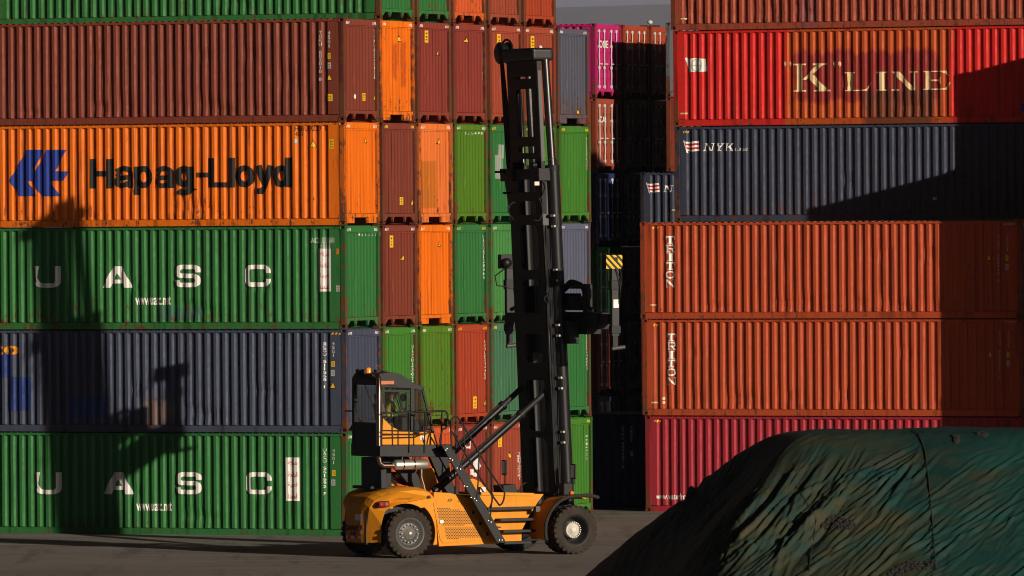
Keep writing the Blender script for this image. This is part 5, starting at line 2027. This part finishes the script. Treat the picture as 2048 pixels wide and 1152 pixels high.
def tarp(x, y):
    z = heap(x, y)
    dx, dy = x - AX, y - AY
    s = max(0, -dy)                      # distance down the front face
    # folds running from the upper right down to the lower left, bundled around the tie points
    w1 = noise.noise(Vector((x * .22, y * .22, 5.1)))
    w2 = noise.noise(Vector((x * .7, y * .7, 8.7)))
    sd = max(0., -.20 * dx - .98 * dy)      # down the face
    rc = .98 * dx - .20 * dy                # along the contour
    bend = .055 * sd * sd
    q = rc * .74 + sd * .62 - bend + w1 * .9 + w2 * .30 + .10 * noise.noise(Vector((x * 1.9, y * 1.9, 4.4)))
    r = -rc * .62 + sd * .74
    dens = max(0., .6 + .7 * noise.noise(Vector((x * .28, y * .33, 2.2))))
    left = 1 / (1 + math.exp((dx - 2.6) * .9))
    def crease(n, wdt):
        return math.exp(-(n / wdt) ** 2)
    V3 = lambda a, b, c: noise.noise(Vector((a, b, c)))
    big = ridged(q * .95, r * .10, 1.0)
    n1 = V3(q * 1.25, r * .10, 21.)
    n2 = V3(q * 2.4, r * .17, 33.)
    n3 = V3(q * 4.6, r * .34, 45.)
    n4 = V3(q * 8.5, r * .75, 57.)
    n5 = V3(q * 15, r * 1.4, 71.)
    n6 = V3(q * 3.1 + r * .5, r * .5, 83.)
    sm = lambda a: min(1., max(0., a))
    m1 = sm(.45 + 1.9 * V3(q * .6, r * .42, 91.))
    m2 = sm(.40 + 2.0 * V3(q * 1.1, r * .6, 95.))
    m3 = sm(.35 + 2.2 * V3(q * 1.6, r * .9, 97.))
    crump = crease(V3(x * 1.7, y * 2.0, 12.), .07) * sm(.2 + 2.2 * V3(x * .4, y * .4, 14.))
    mid_ = math.exp(-((dx + .2) / 2.2) ** 2)
    dn = min(1, max(.22, (HT + .05 - z) / .9))
    za = z
    z += (.0 + .05 * left * mid_) * big * dn
    z += dn * ((.015 + .12 * left * mid_) * crease(n1, .08) * m1 + (.030 + .14 * left) * (.25 + dens) * crease(n2, .09) * m2 + .035 * crump)
    z += (.3 + .7 * dn) * ((.046 + .06 * left) * (.3 + dens) * crease(n3, .13) * m3 + (.026 + .03 * left) * (.5 + dens) * crease(n6, .10) * m1 + .026 * (.3 + dens) * crease(n4, .16) * m2 + .006 * n5)
    z = za + (z - za) * .2
    z += .012 * noise.noise(Vector((x * 4, y * 4, 2))) + .010 * noise.noise(Vector((q * 7, r * 2.5, 6)))
    return z


def base_point(px, py):
    """photo pixel -> plan position on the unfolded heap"""
    d = ray(px, py)
    tt = (AY - 11) / d.y
    q = CAM + d * tt
    while q.z > heap(q.x, q.y) and q.y < AY + 5:
        tt += .16
        q = CAM + d * tt
    lo, hi = tt - .16, tt
    for _ in range(7):
        tt = (lo + hi) / 2
        q = CAM + d * tt
        if q.z > heap(q.x, q.y):
            lo = tt
        else:
            hi = tt
    return q.x, q.y


NXT, NYT = 760, 400
X0T, X1T, Y0T, Y1T = -1.2, 20.5, AY - 8.8, AY + 6.5
gx_ = [X0T + (X1T - X0T) * i / (NXT - 1) for i in range(NXT)]
gy_ = [Y0T + (Y1T - Y0T) * j / (NYT - 1) for j in range(NYT)]
# long hanging folds of the sheet: each runs down the slope from the upper right, tapering at both ends
FOLD = {}
DXT, DYT = gx_[1] - gx_[0], gy_[1] - gy_[0]
rf_ = random.Random(21)


def fold(x0, y0, x1, y1, bow, hgt, wid):
    """fold from photo pixel (x0, y0) to (x1, y1), bowed to one side; height and width in metres"""
    P = []
    wob = rf_.uniform(0, 9)
    for k in range(15):
        t_ = k / 14
        ax, ay = x0 + (x1 - x0) * t_, y0 + (y1 - y0) * t_
        b_ = bow * 4 * t_ * (1 - t_) + 1.6 * math.sin(t_ * 5 + wob)
        ln = math.hypot(x1 - x0, y1 - y0)
        P.append(base_point(ax - (y1 - y0) / ln * b_, ay + (x1 - x0) / ln * b_))
    for k in range(14):
        (ax, ay), (bx, by) = P[k], P[k + 1]
        sx_, sy_ = bx - ax, by - ay
        ln = math.hypot(sx_, sy_)
        if ln < 1e-4 or ln > 4:
            continue
        nx_, ny_ = sy_ / ln, -sx_ / ln
        m_ = wid * 3.2
        for i in range(max(0, int((min(ax, bx) - m_ - X0T) / DXT)), min(NXT, int((max(ax, bx) + m_ - X0T) / DXT) + 2)):
            for j in range(max(0, int((min(ay, by) - m_ - Y0T) / DYT)), min(NYT, int((max(ay, by) + m_ - Y0T) / DYT) + 2)):
                u_, v_ = gx_[i] - ax, gy_[j] - ay
                f_ = (u_ * sx_ + v_ * sy_) / ln / ln
                if f_ < 0 or f_ >= 1:
                    continue
                d_ = u_ * nx_ + v_ * ny_
                if abs(d_) > m_:
                    continue
                t_ = (k + f_) / 14
                tap = min(1, t_ * 3.5, (1 - t_) * 2.5)
                w_ = wid * (.75 + .5 * t_)
                a_ = hgt * tap * (math.exp(-(d_ / w_) ** 2) - .45 * math.exp(-((abs(d_) - 1.9 * w_) / w_) ** 2))
                key = j * NXT + i
                FOLD[key] = FOLD.get(key, 0) + a_


U_ = rf_.uniform
for k in range(7):                       # a few broad rolls over the left shoulder
    x0, y0 = 1580 + 32 * k + U_(-10, 10), 880 + U_(0, 25)
    fold(x0, y0, x0 - U_(200, 260), min(1190, y0 + U_(240, 320)), U_(-30, -12), U_(.05, .085), U_(.11, .16))
for k in range(30):                      # long thin folds beside them
    t_ = k / 29
    x0, y0 = 1560 + 170 * t_ + U_(-14, 14), 868 + U_(0, 120)
    l_ = U_(240, 390)
    fold(x0, y0, x0 - l_ * U_(.62, .78), min(1190, y0 + l_ * U_(.72, .92)), U_(-34, -10), U_(.03, .062), U_(.026, .045))
for k in range(9):
    x0, y0 = U_(1440, 1640), U_(980, 1100)
    fold(x0, y0, x0 - U_(50, 110), y0 + U_(90, 170), U_(-18, -4), U_(.025, .05), U_(.028, .045))
for k in range(36):                      # middle of the sheet
    x0, y0 = U_(1650, 1870), U_(880, 1090)
    l_ = U_(140, 340)
    fold(x0, y0, x0 - l_ * U_(.66, .85), y0 + l_ * U_(.5, .74), U_(-20, 4), U_(.014, .042), U_(.024, .045))
for k in range(18):                      # fan from the tie point of the rope
    a_ = R(U_(28, 62))
    l_ = U_(140, 320)
    fold(1842 + U_(-5, 5), 880 + U_(-4, 30), 1842 - l_ * math.cos(a_), 880 + l_ * math.sin(a_), U_(-16, 2), U_(.02, .055), U_(.025, .045))
for k in range(95):                      # finer wrinkles on the right
    x0, y0 = U_(1850, 2130), U_(885, 1150)
    l_ = U_(50, 200)
    sl = U_(.42, .75)
    fold(x0, y0, x0 - l_ * .87, y0 + l_ * sl, U_(-8, 8), U_(.012, .036), U_(.025, .055))
for k in range(18):                      # few folds down the shaded left face
    x0, y0 = U_(1430, 1570), U_(890, 1000)
    fold(x0, y0, x0 - U_(90, 190), y0 + U_(90, 170), U_(-8, 12), U_(.03, .07), U_(.05, .1))
vs = []
keep = []
for jy, y in enumerate(gy_):
    for ix_, x in enumerate(gx_):
        h = heap(x, y)
        if h < -.25:
            vs.append((x, y, -.2))
            keep.append(False)
        else:
            vs.append((x, y, max(-.05, tarp(x, y) + FOLD.get(jy * NXT + ix_, 0))))
            keep.append(True)
fs = []
for j in range(NYT - 1):
    for i in range(NXT - 1):
        q = (j * NXT + i, j * NXT + i + 1, (j + 1) * NXT + i + 1, (j + 1) * NXT + i)
        if any(keep[k] for k in q):
            fs.append(q)
used = sorted({k for f in fs for k in f})
ix = {k: i for i, k in enumerate(used)}
mb = MB()
mb.add([(vs[k][0] - AX, vs[k][1] - AY, vs[k][2]) for k in used], [tuple(ix[k] for k in f) for f in fs], True)
m, t, p = newmat('green tarpaulin')
v = coords(t)
vq = coords(t, (2, 0, 0))
vr = t.nodes.new('ShaderNodeMapping')
vr.inputs[2].default_value = (0, 0, R(-38))
vr.inputs[3].default_value = (.5, 1.8, 1)
t.links.new(v, vr.inputs[0])
n1 = noise_tex(t, v, .42, 5, .6)
n2 = noise_tex(t, vr.outputs[0], 1.1, 5, .65)
n3 = noise_tex(t, v, 9, 4, .6)
sp = t.nodes.new('ShaderNodeSeparateXYZ')
t.links.new(v, sp.inputs[0])
gr = ramp(t, sp.outputs[0], 0, 6, .16, -.06)
c = mixc(t, ramp(t, n1, .4, .65), (.0052, .030, .028), (.0088, .052, .044))
d_ = mth(t, 'ADD', mth(t, 'ADD', mth(t, 'MULTIPLY', n2, .55), mth(t, 'MULTIPLY', n1, .45)), gr)
c = mixc(t, ramp(t, d_, .51, .67, 0, .85), c, (.034, .034, .017))
c = mixc(t, ramp(t, n3, .55, .8, 0, .5), c, (.012, .025, .024))
c = mixc(t, ramp(t, d_, .68, .78, 0, .7), c, (.060, .044, .020))
t.links.new(c, p.inputs['Base Color'])
p.inputs['Roughness'].default_value = .6
p.inputs['Specular IOR Level'].default_value = .25
b = t.nodes.new('ShaderNodeBump')
b.inputs['Strength'].default_value = .4
b.inputs['Distance'].default_value = .03
t.links.new(n3, b.inputs['Height'])
t.links.new(b.outputs[0], p.inputs['Normal'])
HEAP = empty('covered_stockpile', TP, 0, 'heap of loose material under a creased dark green tarpaulin in the foreground', 'stockpile')
mb.build('tarpaulin', m, HEAP)


def fold_at(x, y):
    return FOLD.get(int((y - Y0T) / DYT + .5) * NXT + int((x - X0T) / DXT + .5), 0)


def front_point(px, py):
    """photo pixel -> point on the tarpaulin, walking along the sight line"""
    d = ray(px, py)
    tt = (AY - 12) / d.y
    for _ in range(1200):
        q = CAM + d * tt
        if q.z < tarp(q.x, q.y) + fold_at(q.x, q.y):
            break
        tt += .02
    return q


def rope(pts, r=.014):
    P = []
    for i in range(len(pts) - 1):
        for k in range(10):
            a = pts[i][0] + (pts[i + 1][0] - pts[i][0]) * k / 10, pts[i][1] + (pts[i + 1][1] - pts[i][1]) * k / 10
            q = front_point(*a)
            P.append((q.x - AX, q.y - AY, q.z + .03))
    MB().tube(P, r, 6).build('rope', plain('black rope', (.012, .012, .012), .8), HEAP)


rope([(1826, 862), (1838, 872), (1850, 905), (1857, 960), (1866, 1060), (1872, 1150)])
rope([(1592, 975), (1612, 1005), (1632, 1040), (1628, 1080), (1620, 1120), (1618, 1150)], .010)
RU = plain('grey rubble', (.020, .018, .016), .95, 0, .5, 14)


def rubble(poly_px):
    """torn spot showing the lumpy material under the sheet"""
    xs = [p_[0] for p_ in poly_px]
    ys = [p_[1] for p_ in poly_px]
    mb = MB()
    rr_ = random.Random(5)
    k = 0
    while k < 220:
        a = rr_.uniform(min(xs), max(xs)), rr_.uniform(min(ys), max(ys))
        if not inside(a, poly_px):
            continue
        q = front_point(*a)
        s_ = rr_.uniform(.02, .06)
        st = len(mb.v)
        mb.ball((q.x - AX, q.y - AY, q.z - .01), s_, 4, (rr_.uniform(.7, 1.3), rr_.uniform(.7, 1.3), rr_.uniform(.6, 1)))
        mb.v[st:] = [(x + rr_.uniform(-1, 1) * s_ * .25, y + rr_.uniform(-1, 1) * s_ * .25, z + rr_.uniform(-1, 1) * s_ * .25) for x, y, z in mb.v[st:]]
        k += 1
    mb.smooth = [False] * len(mb.f)
    tag(mb.build('rubble', RU, HEAP), kind='stuff')


rubble([(1640, 1048), (1668, 1030), (1690, 1036), (1712, 1046), (1706, 1056), (1676, 1058), (1655, 1062)])
rubble([(1776, 1150), (1800, 1128), (1830, 1124), (1872, 1126), (1870, 1136), (1830, 1140), (1795, 1152)])
rubble([(1908, 872), (1914, 870), (1916, 882), (1912, 887)])
rubble([(1950, 865), (1975, 868), (1970, 873), (1956, 871)])
